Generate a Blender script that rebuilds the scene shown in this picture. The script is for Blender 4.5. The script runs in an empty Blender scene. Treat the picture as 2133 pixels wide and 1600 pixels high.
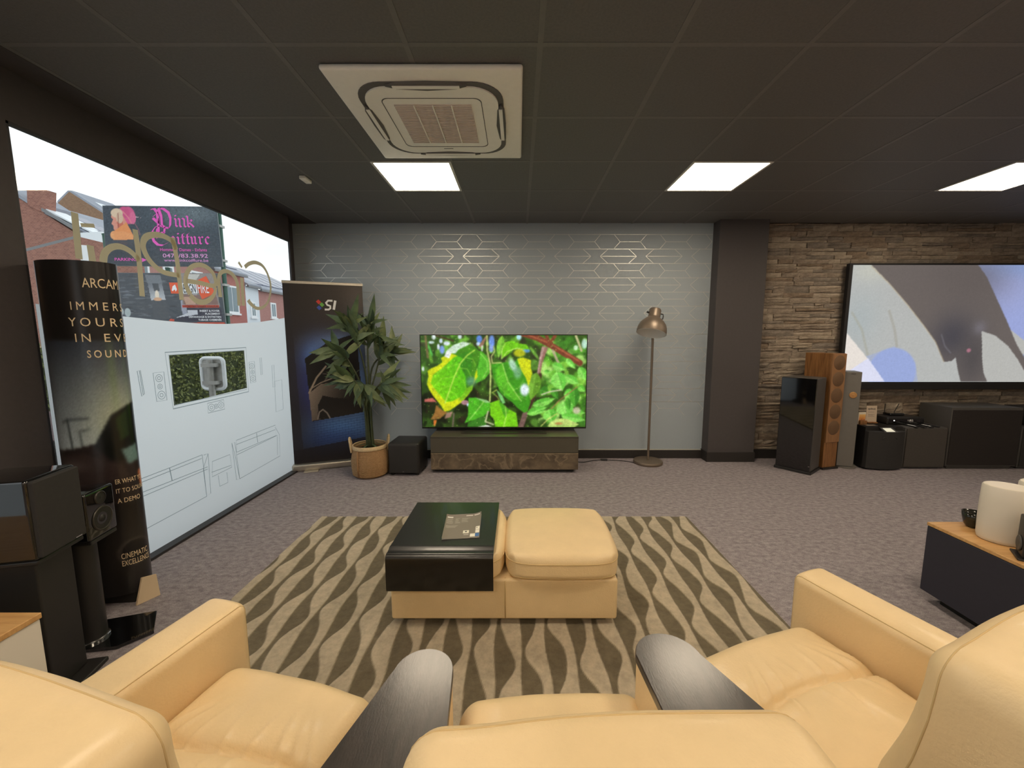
import bpy, bmesh, math, random
import numpy as np
from mathutils import Vector, Matrix, noise as mnoise

# ------------------------------------------------------------------ camera, world, exposure
S = bpy.context.scene
FPX = 825.0                      # focal length in pixels of the 2133 x 1600 frame
PITCH = math.atan(97.0 / FPX)    # the camera looks slightly down
CAM_H = 1.43
cd = bpy.data.cameras.new('camera')
cd.sensor_fit = 'HORIZONTAL'
cd.sensor_width = 36.0
cd.lens = FPX / 2133.0 * 36.0
cd.shift_x = -13.5 / 2133.0
cd.clip_start = 0.02
cam = bpy.data.objects.new('camera', cd)
S.collection.objects.link(cam)
cam.location = (0, 0, CAM_H)
cam.rotation_euler = (math.pi / 2 - PITCH, 0, 0)
S.camera = cam
S.view_settings.view_transform = 'Standard'
S.view_settings.look = 'None'
S.view_settings.exposure = 0.0
S.view_settings.gamma = 1.0
S.view_settings.use_curve_mapping = False

SKY_STRENGTH = 1.38
PANEL_STRENGTH = 21.5
PANEL_COL = (1.0, 0.84, 0.63)
wd = bpy.data.worlds.new('overcast_sky')
S.world = wd
wd.use_nodes = True
_n = wd.node_tree.nodes
_l = wd.node_tree.links
_bg = _n['Background']
_tc = _n.new('ShaderNodeTexCoord')
_ns = _n.new('ShaderNodeTexNoise')
_ns.inputs['Scale'].default_value = 3.0
_ns.inputs['Detail'].default_value = 5.0
_mp = _n.new('ShaderNodeMapping')
_mp.inputs['Scale'].default_value = (1, 1, 3)
_cr = _n.new('ShaderNodeValToRGB')
_cr.color_ramp.elements[0].position = 0.3
_cr.color_ramp.elements[0].color = (0.80, 0.85, 0.88, 1)
_cr.color_ramp.elements[1].position = 0.65
_cr.color_ramp.elements[1].color = (0.97, 1.0, 1.0, 1)
_l.new(_tc.outputs['Generated'], _mp.inputs['Vector'])
_l.new(_mp.outputs['Vector'], _ns.inputs['Vector'])
_l.new(_ns.outputs['Fac'], _cr.inputs['Fac'])
_l.new(_cr.outputs['Color'], _bg.inputs['Color'])
_bg.inputs['Strength'].default_value = SKY_STRENGTH

# ------------------------------------------------------------------ helpers
COL = S.collection
random.seed(7)
rng = np.random.default_rng(7)
PI = math.pi


def lin(c):
    return tuple(((v / 255.0) / 12.92 if v / 255.0 <= 0.04045 else ((v / 255.0 + 0.055) / 1.055) ** 2.4) for v in c)


def ray(u, v):
    x = (u - 1080.0) / FPX
    y = (800.0 - v) / FPX
    return Vector((x, math.cos(PITCH) + y * math.sin(PITCH), -math.sin(PITCH) + y * math.cos(PITCH)))


def on_x(u, v, x):      # where a reading of the photograph meets the wall plane x = const
    r = ray(u, v)
    return Vector((0, 0, CAM_H)) + r * (x / r.x)


def on_y(u, v, y):
    r = ray(u, v)
    return Vector((0, 0, CAM_H)) + r * (y / r.y)


MATS = {}


def mat(name, rgb, rough=0.5, metal=0.0, var=None, bump=None, coat=0.0, spec=0.5, coat_rough=0.06, stretch=(1, 1, 1), rgb2=None, sheen=0.0):
    """procedural material: base colour varied by noise, relief by noise bump"""
    if name in MATS:
        return MATS[name]
    m = bpy.data.materials.new(name)
    m.use_nodes = True
    nt = m.node_tree
    b = nt.nodes['Principled BSDF']
    c1 = lin(rgb)
    b.inputs['Base Color'].default_value = (*c1, 1)
    b.inputs['Roughness'].default_value = rough
    b.inputs['Metallic'].default_value = metal
    b.inputs['Coat Weight'].default_value = coat
    b.inputs['Coat Roughness'].default_value = coat_rough
    b.inputs['Specular IOR Level'].default_value = spec
    if sheen:
        b.inputs['Sheen Weight'].default_value = sheen
    tc = nt.nodes.new('ShaderNodeTexCoord')
    mp = nt.nodes.new('ShaderNodeMapping')
    mp.inputs['Scale'].default_value = stretch
    nt.links.new(tc.outputs['Object'], mp.inputs['Vector'])
    if var:
        sc, amt = var
        n = nt.nodes.new('ShaderNodeTexNoise')
        n.inputs['Scale'].default_value = sc
        n.inputs['Detail'].default_value = 6
        n.inputs['Roughness'].default_value = 0.62
        nt.links.new(mp.outputs['Vector'], n.inputs['Vector'])
        r = nt.nodes.new('ShaderNodeValToRGB')
        c2 = lin(rgb2) if rgb2 else tuple(v * (1 - amt) for v in c1)
        r.color_ramp.elements[0].position = 0.33
        r.color_ramp.elements[1].position = 0.67
        r.color_ramp.elements[0].color = (*c2, 1)
        r.color_ramp.elements[1].color = (*(c1 if rgb2 else tuple(min(1, v * (1 + amt * .6)) for v in c1)), 1)
        nt.links.new(n.outputs['Fac'], r.inputs['Fac'])
        nt.links.new(r.outputs['Color'], b.inputs['Base Color'])
    if bump:
        sc, st = bump
        n2 = nt.nodes.new('ShaderNodeTexNoise')
        n2.inputs['Scale'].default_value = sc
        n2.inputs['Detail'].default_value = 5
        nt.links.new(mp.outputs['Vector'], n2.inputs['Vector'])
        bp = nt.nodes.new('ShaderNodeBump')
        bp.inputs['Strength'].default_value = st
        bp.inputs['Distance'].default_value = 0.01
        nt.links.new(n2.outputs['Fac'], bp.inputs['Height'])
        nt.links.new(bp.outputs['Normal'], b.inputs['Normal'])
    MATS[name] = m
    return m


def emat(name, rgb, strength):
    m = bpy.data.materials.new(name)
    m.use_nodes = True
    nt = m.node_tree
    nt.nodes.remove(nt.nodes['Principled BSDF'])
    e = nt.nodes.new('ShaderNodeEmission')
    e.inputs['Color'].default_value = (*rgb, 1)
    e.inputs['Strength'].default_value = strength
    nt.links.new(e.outputs[0], nt.nodes['Material Output'].inputs['Surface'])
    return m


def print_mat(name, rough=0.5, emit=None, spec=0.3):
    """shows the print held in the mesh colour attribute 'ink'"""
    m = bpy.data.materials.new(name)
    m.use_nodes = True
    nt = m.node_tree
    a = nt.nodes.new('ShaderNodeAttribute')
    a.attribute_name = 'ink'
    b = nt.nodes['Principled BSDF']
    b.inputs['Roughness'].default_value = rough
    b.inputs['Specular IOR Level'].default_value = spec
    if emit is None:
        nt.links.new(a.outputs['Color'], b.inputs['Base Color'])
    else:
        b.inputs['Base Color'].default_value = (0.01, 0.01, 0.01, 1)
        nt.links.new(a.outputs['Color'], b.inputs['Emission Color'])
        b.inputs['Emission Strength'].default_value = emit
    return m


class MB:
    """collects shapes; build() links them as one mesh object"""

    def __init__(s):
        s.v = []
        s.f = []

    def add(s, vs, fs, M=None):
        o = len(s.v)
        if M is not None:
            vs = [M @ Vector(v) for v in vs]
        s.v.extend([tuple(v) for v in vs])
        s.f.extend([tuple(i + o for i in f) for f in fs])
        return s

    def box(s, x0, x1, y0, y1, z0, z1, M=None):
        return s.add([(x0, y0, z0), (x1, y0, z0), (x1, y1, z0), (x0, y1, z0), (x0, y0, z1), (x1, y0, z1), (x1, y1, z1), (x0, y1, z1)],
                     [(0, 3, 2, 1), (4, 5, 6, 7), (0, 1, 5, 4), (1, 2, 6, 5), (2, 3, 7, 6), (3, 0, 4, 7)], M)

    def rbox(s, x0, x1, y0, y1, z0, z1, r=.02, n=3, mid=1, M=None, fn=None):
        """rounded box: n rings per rounded edge, mid cells between; fn deforms each vertex"""
        def axis(a, b):
            k = [math.tan(t / n * PI / 4) for t in range(n + 1)]
            # a..a+r rounded, b-r..b rounded
            lo = [a + r - r * math.tan((n - t) / n * PI / 4) for t in range(n)]
            hi = [b - r + r * math.tan((t + 1) / n * PI / 4) for t in range(n)]
            me = [a + r + (b - a - 2 * r) * t / mid for t in range(mid + 1)]
            return lo + me + hi
        X, Y, Z = axis(x0, x1), axis(y0, y1), axis(z0, z1)
        nx, ny, nz = len(X) - 1, len(Y) - 1, len(Z) - 1
        idx = {}
        vs = []
        fs = []

        def vid(i, j, k):
            key = (i, j, k)
            if key not in idx:
                p = Vector((X[i], Y[j], Z[k]))
                q = Vector((min(max(p.x, x0 + r), x1 - r), min(max(p.y, y0 + r), y1 - r), min(max(p.z, z0 + r), z1 - r)))
                d = p - q
                if d.length > 1e-9:
                    p = q + d.normalized() * r
                if fn:
                    p = Vector(fn(p))
                idx[key] = len(vs)
                vs.append(p)
            return idx[key]
        for i in range(nx):
            for j in range(ny):
                fs.append((vid(i, j, 0), vid(i, j + 1, 0), vid(i + 1, j + 1, 0), vid(i + 1, j, 0)))
                fs.append((vid(i, j, nz), vid(i + 1, j, nz), vid(i + 1, j + 1, nz), vid(i, j + 1, nz)))
        for i in range(nx):
            for k in range(nz):
                fs.append((vid(i, 0, k), vid(i + 1, 0, k), vid(i + 1, 0, k + 1), vid(i, 0, k + 1)))
                fs.append((vid(i, ny, k), vid(i, ny, k + 1), vid(i + 1, ny, k + 1), vid(i + 1, ny, k)))
        for j in range(ny):
            for k in range(nz):
                fs.append((vid(0, j, k), vid(0, j, k + 1), vid(0, j + 1, k + 1), vid(0, j + 1, k)))
                fs.append((vid(nx, j, k), vid(nx, j + 1, k), vid(nx, j + 1, k + 1), vid(nx, j, k + 1)))
        return s.add(vs, fs, M)

    def prism(s, pts, a0, a1, axis='z', M=None):
        """outline in the plane normal to axis, extruded a0..a1"""
        def P(p, a):
            return (p[0], p[1], a) if axis == 'z' else ((p[0], a, p[1]) if axis == 'y' else (a, p[0], p[1]))
        n = len(pts)
        vs = [P(p, a0) for p in pts] + [P(p, a1) for p in pts]
        fs = [tuple(range(n))[::-1], tuple(range(n, 2 * n))]
        fs += [(i, (i + 1) % n, n + (i + 1) % n, n + i) for i in range(n)]
        return s.add(vs, fs, M)

    def lathe(s, prof, n=24, M=None, cap=True):
        """profile of (radius, z) turned round z"""
        vs = []
        fs = []
        for r, z in prof:
            for k in range(n):
                a = 2 * PI * k / n
                vs.append((r * math.cos(a), r * math.sin(a), z))
        for i in range(len(prof) - 1):
            for k in range(n):
                fs.append((i * n + k, i * n + (k + 1) % n, (i + 1) * n + (k + 1) % n, (i + 1) * n + k))
        if cap:
            if prof[0][0] > 1e-6:
                fs.append(tuple(range(n))[::-1])
            if prof[-1][0] > 1e-6:
                fs.append(tuple(range((len(prof) - 1) * n, len(prof) * n)))
        return s.add(vs, fs, M)

    def tube(s, pts, r, n=8, closed=False, M=None):
        pts = [Vector(p) for p in pts]
        vs = []
        fs = []
        m = len(pts)
        up = Vector((0, 0, 1))
        rr = r if isinstance(r, (list, tuple)) else [r] * m
        prev = None
        for i, p in enumerate(pts):
            if closed:
                t = (pts[(i + 1) % m] - pts[i - 1]).normalized()
            else:
                t = (pts[min(i + 1, m - 1)] - pts[max(i - 1, 0)]).normalized()
            a = prev if prev is not None else (up if abs(t.z) < .9 else Vector((1, 0, 0)))
            a = (a - t * a.dot(t))
            if a.length < 1e-5:
                a = Vector((1, 0, 0)) - t * t.x
            a.normalize()
            prev = a
            b = t.cross(a)
            for k in range(n):
                q = 2 * PI * k / n
                vs.append(p + a * (math.cos(q) * rr[i]) + b * (math.sin(q) * rr[i]))
        for i in range(m if closed else m - 1):
            for k in range(n):
                j = (i + 1) % m
                fs.append((i * n + k, i * n + (k + 1) % n, j * n + (k + 1) % n, j * n + k))
        if not closed:
            fs.append(tuple(range(n))[::-1])
            fs.append(tuple(range((m - 1) * n, m * n)))
        return s.add(vs, fs, M)

    def ribbon(s, pts, w, nrm, closed=False, lift=0.0):
        """flat band of width w (number or list) along pts, in the plane with normal nrm"""
        pts = [Vector(p) + Vector(nrm) * lift for p in pts]
        nrm = Vector(nrm)
        m = len(pts)
        ww = w if isinstance(w, (list, tuple)) else [w] * m
        vs = []
        fs = []
        for i, p in enumerate(pts):
            if closed:
                t = pts[(i + 1) % m] - pts[i - 1]
            else:
                t = pts[min(i + 1, m - 1)] - pts[max(i - 1, 0)]
            q = nrm.cross(t).normalized() * (ww[i] / 2)
            vs += [p - q, p + q]
        for i in range(m if closed else m - 1):
            j = (i + 1) % m
            fs.append((2 * i, 2 * i + 1, 2 * j + 1, 2 * j))
        return s.add(vs, fs)

    def build(s, name, m, parent=None, smooth=False, label=None, angle=None):
        me = bpy.data.meshes.new(name)
        me.from_pydata(s.v, [], s.f)
        me.update()
        if smooth:
            me.polygons.foreach_set('use_smooth', [True] * len(me.polygons))
            if angle is not None:
                try:
                    me.set_sharp_from_angle(angle=math.radians(angle))
                except Exception:
                    pass
        o = bpy.data.objects.new(name, me)
        COL.objects.link(o)
        if m:
            me.materials.append(m)
        if parent is not None:
            o.parent = parent
        if label:
            o['label'] = label
        return o


def tag(o, label, cat, group=None):
    o['label'] = label
    o['category'] = cat
    if group:
        o['group'] = group
    return o


def thing(name, label, cat, loc=(0, 0, 0), rotz=0.0, group=None):
    o = bpy.data.objects.new(name, None)
    o.empty_display_size = 0.1
    COL.objects.link(o)
    o.location = loc
    o.rotation_euler = (0, 0, rotz)
    return tag(o, label, cat, group)


def struct(o):
    o['kind'] = 'structure'
    return o


def shared(name, me, parent, M=None, loc=None):
    """another piece on shared mesh data"""
    o = bpy.data.objects.new(name, me)
    COL.objects.link(o)
    o.parent = parent
    if M is not None:
        o.matrix_local = M
    elif loc is not None:
        o.location = loc
    return o


def copy_tree(o, label=None, loc=None, rotz=None):
    c = o.copy()
    COL.objects.link(c)
    if label:
        c['label'] = label
    if loc is not None:
        c.location = loc
    if rotz is not None:
        c.rotation_euler = (0, 0, rotz)
    for ch in list(o.children):
        d = ch.copy()
        COL.objects.link(d)
        d.parent = c
        for g in list(ch.children):
            e = g.copy()
            COL.objects.link(e)
            e.parent = d
    return c


def text_mesh(body, place, box, m, name, parent=None, bold=0.0, slant=0.0, spacing=1.0):
    """lettering fitted into box (x0,y0,x1,y1) of a flat sheet; place maps sheet coordinates to space"""
    cu = bpy.data.curves.new('t', 'FONT')
    cu.body = body
    cu.offset = bold
    cu.shear = slant
    cu.space_character = spacing
    cu.resolution_u = 3
    ob = bpy.data.objects.new('t', cu)
    me = bpy.data.meshes.new_from_object(ob)
    bpy.data.objects.remove(ob)
    bpy.data.curves.remove(cu)
    bm = bmesh.new()                      # flat triangles first, so that bent sheets stay clean
    bm.from_mesh(me)
    bmesh.ops.triangulate(bm, faces=bm.faces[:])
    bm.to_mesh(me)
    bm.free()
    n = len(me.vertices)
    co = np.zeros(n * 3)
    me.vertices.foreach_get('co', co)
    co = co.reshape(-1, 3)
    lo = co.min(0)
    hi = co.max(0)
    x0, y0, x1, y1 = box
    xs = x0 + (co[:, 0] - lo[0]) / (hi[0] - lo[0]) * (x1 - x0)
    ys = y0 + (co[:, 1] - lo[1]) / (hi[1] - lo[1]) * (y1 - y0)
    for i in range(n):
        me.vertices[i].co = place(xs[i], ys[i])
    me.update()
    me.name = name
    o = bpy.data.objects.new(name, me)
    COL.objects.link(o)
    me.materials.append(m)
    if parent is not None:
        o.parent = parent
    return o


class Canvas:
    """a print drawn as coloured shapes on a fine grid; coordinates run over window (x0,y0)-(x1,y1), y down"""

    def __init__(s, win, w, h, rgb):
        s.win = win
        s.w, s.h = w, h
        x0, y0, x1, y1 = win
        s.X, s.Y = np.meshgrid(np.linspace(x0, x1, w), np.linspace(y0, y1, h))
        s.c = np.zeros((h, w, 3)) + np.array(rgb, float)

    def _blend(s, mask, rgb):
        m = mask[..., None]
        s.c = s.c * (1 - m) + np.array(rgb, float) * m

    def inside(s, pts):
        r = np.zeros_like(s.X, bool)
        n = len(pts)
        for i in range(n):
            xa, ya = pts[i]
            xb, yb = pts[(i + 1) % n]
            if ya == yb:
                continue
            k = ((ya > s.Y) != (yb > s.Y)) & (s.X < (xb - xa) * (s.Y - ya) / (yb - ya) + xa)
            r ^= k
        return r

    def poly(s, pts, rgb, a=1.0):
        s._blend(s.inside(pts) * a, rgb)

    def grad(s, pts, rgb0, rgb1, p0, p1, a=1.0):
        d = np.array(p1, float) - np.array(p0, float)
        t = np.clip(((s.X - p0[0]) * d[0] + (s.Y - p0[1]) * d[1]) / (d @ d), 0, 1)[..., None]
        m = (s.inside(pts) * a)[..., None]
        s.c = s.c * (1 - m) + (np.array(rgb0, float) * (1 - t) + np.array(rgb1, float) * t) * m

    def ell(s, cx, cy, rx, ry, rgb, a=1.0, soft=0.15, ang=0.0):
        ca, sa = math.cos(ang), math.sin(ang)
        dx, dy = s.X - cx, s.Y - cy
        d = np.sqrt(((dx * ca + dy * sa) / rx) ** 2 + ((-dx * sa + dy * ca) / ry) ** 2)
        s._blend(np.clip((1 - d) / soft + .5, 0, 1) * a * (d < 1 + soft), rgb)

    def glow(s, cx, cy, rx, ry, rgb, a=1.0):
        d = ((s.X - cx) / rx) ** 2 + ((s.Y - cy) / ry) ** 2
        s._blend(np.exp(-d) * a, rgb)

    def line(s, pts, w, rgb, a=1.0):
        best = np.full_like(s.X, 1e9)
        for (xa, ya), (xb, yb) in zip(pts[:-1], pts[1:]):
            dx, dy = xb - xa, yb - ya
            t = np.clip(((s.X - xa) * dx + (s.Y - ya) * dy) / (dx * dx + dy * dy + 1e-9), 0, 1)
            best = np.minimum(best, np.hypot(s.X - xa - t * dx, s.Y - ya - t * dy))
        px = (s.win[2] - s.win[0]) / s.w
        s._blend(np.clip((w / 2 - best) / px + .5, 0, 1) * a, rgb)

    def leaf(s, x0, y0, x1, y1, w, rgb, rgb2=None, rib=(190, 225, 120)):
        dx, dy = x1 - x0, y1 - y0
        L = math.hypot(dx, dy)
        nx, ny = -dy / L, dx / L
        prof = [(0, 0), (.1, .28), (.25, .45), (.45, .5), (.65, .42), (.85, .2), (1, 0)]
        up = [(x0 + dx * t + nx * w * q, y0 + dy * t + ny * w * q) for t, q in prof]
        dn = [(x0 + dx * t - nx * w * q, y0 + dy * t - ny * w * q) for t, q in prof]
        s.poly(up + dn[::-1], rgb)
        if rgb2:
            s.poly(up + [(x1, y1), (x0, y0)], rgb2)
        s.line([(x0, y0), (x1, y1)], max(4, w * .05), rib, .7)

    def noise(s, amt, cell=1):
        g = rng.normal(0, 1, (s.h // cell + 2, s.w // cell + 2))
        g = np.kron(g, np.ones((cell, cell)))[:s.h, :s.w]
        s.c = s.c * (1 + amt * g[..., None])

    def blur(s, k=1):
        for _ in range(k):
            c = np.pad(s.c, ((1, 1), (1, 1), (0, 0)), mode='edge')
            s.c = (c[1:-1, 1:-1] * 2 + c[:-2, 1:-1] + c[2:, 1:-1] + c[1:-1, :-2] + c[1:-1, 2:]) / 6

    def build(s, name, place, m, parent=None):
        """place(a, b): a, b in 0..1 from the left and from the top"""
        w, h = s.w, s.h
        vs = [tuple(place(i / (w - 1), j / (h - 1))) for j in range(h) for i in range(w)]
        I, J = np.meshgrid(np.arange(w - 1), np.arange(h - 1))
        a = (J * w + I).ravel()
        fs = np.stack([a + w, a + w + 1, a + 1, a], 1)
        me = bpy.data.meshes.new(name)
        me.from_pydata(vs, [], fs.tolist())
        c = np.clip(s.c, 0, 255) / 255
        c = np.where(c <= .04045, c / 12.92, ((c + .055) / 1.055) ** 2.4)
        at = me.attributes.new('ink', 'FLOAT_COLOR', 'POINT')
        at.data.foreach_set('color', np.concatenate([c.reshape(-1, 3), np.ones((w * h, 1))], 1).astype(np.float32).ravel())
        me.materials.append(m)
        o = bpy.data.objects.new(name, me)
        COL.objects.link(o)
        if parent is not None:
            o.parent = parent
        return o


def nib(strokes, place, w, ang):
    """broad-pen lettering: each stroke swept by a slanted nib, as flat facets"""
    mb = MB()
    nx, ny = math.cos(ang) * w / 2, math.sin(ang) * w / 2
    for st in strokes:
        vs = []
        for x, y in st:
            vs += [place(x - nx, y - ny), place(x + nx, y + ny)]
        fs = [(2 * i, 2 * i + 1, 2 * i + 3, 2 * i + 2) for i in range(len(st) - 1)]
        mb.add(vs, fs)
    return mb


def Rz(a):
    return Matrix.Rotation(a, 4, 'Z')


def T(x, y, z=0):
    return Matrix.Translation((x, y, z))


def smooth_path(pts, k=4):
    """Catmull-Rom through pts"""
    P = [Vector(p) for p in pts]
    P = [P[0]] + P + [P[-1]]
    out = []
    for i in range(1, len(P) - 2):
        for t in range(k):
            f = t / k
            a, b, c, d = P[i - 1], P[i], P[i + 1], P[i + 2]
            out.append(.5 * ((2 * b) + (c - a) * f + (2 * a - 5 * b + 4 * c - d) * f * f + (3 * b - a - 3 * c + d) * f ** 3))
    out.append(P[-2])
    return out

# ------------------------------------------------------------------ the room
XW = -2.42      # window plane
YB = 4.60       # back wall
HC = 2.695      # ceiling height
XR = 7.5
YN = -6.0
m_ceil = mat('ceiling_paint', (104, 102, 100), .6, var=(90, .12), bump=(260, .12))
m_grid = mat('grid_paint', (114, 112, 109), .55, var=(30, .06))
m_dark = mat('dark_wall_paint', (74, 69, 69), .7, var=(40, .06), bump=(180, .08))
m_black_trim = mat('black_trim', (42, 38, 36), .55, var=(30, .08))
m_carpet = mat('carpet', (170, 161, 164), .95, rgb2=(132, 124, 128), var=(24, .2), bump=(300, .5), spec=.1, stretch=(1, 1.5, 1))
m_wallblue = mat('wallpaper', (160, 170, 177), .62, var=(60, .05), bump=(120, .1), stretch=(1, 1, 6))
m_silver = mat('silver_ink', (206, 208, 202), .4, metal=.6, var=(20, .05))
m_asphalt = mat('asphalt', (150, 150, 150), .9, var=(30, .15))


def carpet_detail():
    nt = m_carpet.node_tree
    b = nt.nodes['Principled BSDF']
    src = b.inputs['Base Color'].links[0].from_socket
    tc = nt.nodes.new('ShaderNodeTexCoord')
    n = nt.nodes.new('ShaderNodeTexNoise')
    n.inputs['Scale'].default_value = 170
    n.inputs['Detail'].default_value = 3
    nt.links.new(tc.outputs['Object'], n.inputs['Vector'])
    mx = nt.nodes.new('ShaderNodeMix')
    mx.data_type = 'RGBA'
    mx.blend_type = 'OVERLAY'
    mx.inputs[0].default_value = .55
    nt.links.new(src, mx.inputs[6])
    nt.links.new(n.outputs['Fac'], mx.inputs[7])
    nt.links.new(mx.outputs[2], b.inputs['Base Color'])


carpet_detail()
floor = struct(MB().box(-2.75, XR, YN, 4.75, -.12, 0).build('floor', m_carpet))

# ceiling: slab, square tiles, grid bars
ceiling = struct(MB().box(-2.75, XR + .1, YN, 4.75, HC + .017, HC + .12).build('ceiling', m_ceil))
GX = [-1.66 + .585 * k for k in range(-1, 14)]
GY = [.732 + .575 * k for k in range(0, 8)]
GY[-1] = YB
GY = [g for g in GY if g <= YB]
LIGHT_COLS = [(-1.075, -.49), (1.265, 1.85), (3.605, 4.19)]
tile_me = {}
for i in range(len(GX) - 1):
    for j in range(len(GY) - 1):
        if any(abs(GX[i] - a) < .01 for a, b in LIGHT_COLS) and (abs(GY[j] - 3.032) < .01 or abs(GY[j] - .732) < .01):
            continue
        dy = GY[j + 1] - GY[j]
        key = round(dy, 3)
        if key not in tile_me:
            t = MB().rbox(-.285, .285, -dy / 2 + .007, dy / 2 - .007, 0, .016, r=.004, n=1)
            o = t.build('ceiling_tile', m_ceil, ceiling)
            tile_me[key] = o.data
        else:
            o = shared('ceiling_tile', tile_me[key], ceiling)
        o.location = ((GX[i] + GX[i + 1]) / 2, (GY[j] + GY[j + 1]) / 2, HC + random.uniform(0, .0012))
for x in GX:
    MB().box(x - .012, x + .012, GY[0], YB, HC - .0012, HC + .004).build('grid_bar', m_grid, ceiling)
for y in GY[:-1]:
    MB().box(GX[0], GX[-1], y - .012, y + .012, HC - .0008, HC + .003).build('grid_bar', m_grid, ceiling)
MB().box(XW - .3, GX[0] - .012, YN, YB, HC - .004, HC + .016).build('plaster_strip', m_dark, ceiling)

# walls
wall_back = struct(MB().box(-2.53, 2.19, YB, YB + .15, 0, HC + .1).build('wall_back', m_wallblue))
wall_stone = struct(MB().box(2.69, XR + .1, YB + .03, YB + .15, 0, HC + .1).build('wall_stone', mat('mortar', (84, 75, 64), .9, var=(20, .2))))
pil = MB().rbox(2.18, 2.715, 4.45, YB + .1, 0, HC + .02, r=.004, n=1)
struct(pil.build('trim_1', m_dark))
struct(MB().rbox(2.17, 2.725, 4.438, YB + .08, 0, .115, r=.003, n=1).build('trim_2', m_black_trim))
wr = mat('far_wall_paint', (232, 228, 222), .8)
struct(MB().box(XR, XR + .1, YN, YB + .1, 0, HC + .1).build('wall_right', wr))
struct(MB().box(-2.75, XR, YN - .1, YN, 0, HC + .1).build('wall_front', wr))
wl = MB()
wl.box(-2.6, XW, YN, -3.4, 0, HC + .05)                # piers
wl.box(-2.6, XW, .95, 2.0, 0, HC + .05)
wl.box(-2.45, XW, -3.4, .95, 2.45, HC + .05)           # lintels
wl.box(-2.45, XW, 2.0, 4.35, 2.45, HC + .05)
wl.prism([(-2.42, 4.34), (-2.42, 4.35), (-2.525, 4.545), (-2.53, YB), (-2.545, YB), (-2.54, 4.54), (-2.43, 4.335)], 0, HC + .05)   # slender jamb beyond the window
struct(wl.build('wall_left', m_dark))
bb = MB().box(-2.515, 2.17, YB - .018, YB + .01, 0, .1)
struct(bb.build('baseboard_back', m_black_trim))
struct(MB().box(-2.5, 2.17, YB - .012, YB + .01, .1, .108).build('trim_3', mat('pale_bead', (190, 186, 176), .5)))
struct(MB().box(2.72, XR, YB - .02, YB + .03, 0, .11).build('baseboard_stone', m_black_trim))

# silver line pattern printed on the wallpaper: rows of long hexagons
pat = MB()
N = (0, -1, 0)
Yp = YB - .0012
P0, RH = .515, .158
ztop = 2.575
LW = .0055


def seg(xa, za, xb, zb):
    lo, hi = -2.5, 2.175
    if max(xa, xb) < lo or min(xa, xb) > hi:
        return
    if xa < lo or xb > hi:
        return
    pat.ribbon([(xa, Yp, za), (xb, Yp, zb)], LW, N)


for r in range(13):
    z1 = ztop - r * RH
    z0 = z1 - RH
    zm = (z0 + z1) / 2
    if z0 < .4:
        break
    pat.ribbon([(-2.5, Yp, z1), (2.175, Yp, z1)], LW, N)
    for k in range(-6, 7):
        cx = -.42 + k * P0
        if r % 2 == 1:                       # long hexagon with a rib
            hw, fl = .205, .115
            seg(cx - hw, zm, cx + hw, zm)
        else:                                # short open hexagons joined by ribs
            cx -= .128
            hw, fl = .143, .075
            seg(cx + hw, zm, cx + P0 - hw, zm)
        for s in (-1, 1):
            seg(min(cx + s * hw, cx + s * fl), zm if s < 0 else z1, max(cx + s * hw, cx + s * fl), z1 if s < 0 else zm)
            seg(min(cx + s * hw, cx + s * fl), zm if s < 0 else z0, max(cx + s * hw, cx + s * fl), z0 if s < 0 else zm)
pat.build('silver_line_pattern', m_silver, wall_back)

# stone cladding: split-face strips
m_stones = [mat('stone_%s' % n, c, .92, rgb2=c2, var=(14, .3), bump=(45, .55), stretch=(1, 1, 2.2), spec=.15)
            for n, c, c2 in (('buff', (160, 146, 130), (120, 108, 96)), ('grey', (144, 133, 121), (108, 99, 90)),
                             ('brown', (150, 133, 115), (112, 98, 85)), ('pale', (174, 160, 142), (136, 124, 110)))]


def stone_shape(w, h, d):
    """rough-faced strip: split face of 4 x 2 cells"""
    nx = 4 if w > .14 else 2
    vs = []
    fs = []
    for j in range(3):
        for i in range(nx + 1):
            x = -w / 2 + w * i / nx
            z = -h / 2 + h * j / 2
            e = (i in (0, nx)) or (j in (0, 2))
            yy = -d * (random.uniform(.72, .92) if e else random.uniform(.85, 1.1))
            jx = random.uniform(-.004, .004)
            vs.append((x + jx, yy, z + (random.uniform(-.003, .002) if j != 1 else random.uniform(-.3, .3) * h * .4)))
    for j in range(2):
        for i in range(nx):
            a = j * (nx + 1) + i
            fs.append((a, a + 1, a + nx + 2, a + nx + 1))
    n = len(vs)
    ring = list(range(nx + 1)) + [nx + nx + 1] + [2 * (nx + 1) + i for i in range(nx, -1, -1)] + [nx + 1]
    bk = []
    for q in ring:
        x, y, z = vs[q]
        bk.append(len(vs))
        vs.append((x, 0.0, z))
    L = len(ring)
    for i in range(L):
        fs.append((ring[(i + 1) % L], ring[i], bk[i], bk[(i + 1) % L]))
    return vs, fs


SX0, SX1 = 2.72, 7.48
stones = []
z = .11
while z < HC - .01:
    h = random.choice((.034, .042, .052, .062, .078))
    h = min(h, HC - z)
    x = SX0
    while x < SX1:
        w = random.choice((.12, .18, .24, .3, .38, .46)) * random.uniform(.85, 1.15)
        if x + w > SX1 - .06:
            w = SX1 - x
        if h > .06 and random.random() < .45:      # a thick place split into two thin strips
            k = random.uniform(.4, .6)
            stones.append((x, w, z, h * k))
            stones.append((x, w, z + h * k, h * (1 - k)))
        else:
            stones.append((x, w, z, h))
        x += w
    z += h


def hidden(x, w, z, h):
    return (x > 3.6 and .85 < z < 2.15) or x > 5.7 or (x > 2.95 and x + w < 3.6 and z < .9) or (z < .45 and x > 2.9)


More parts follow.
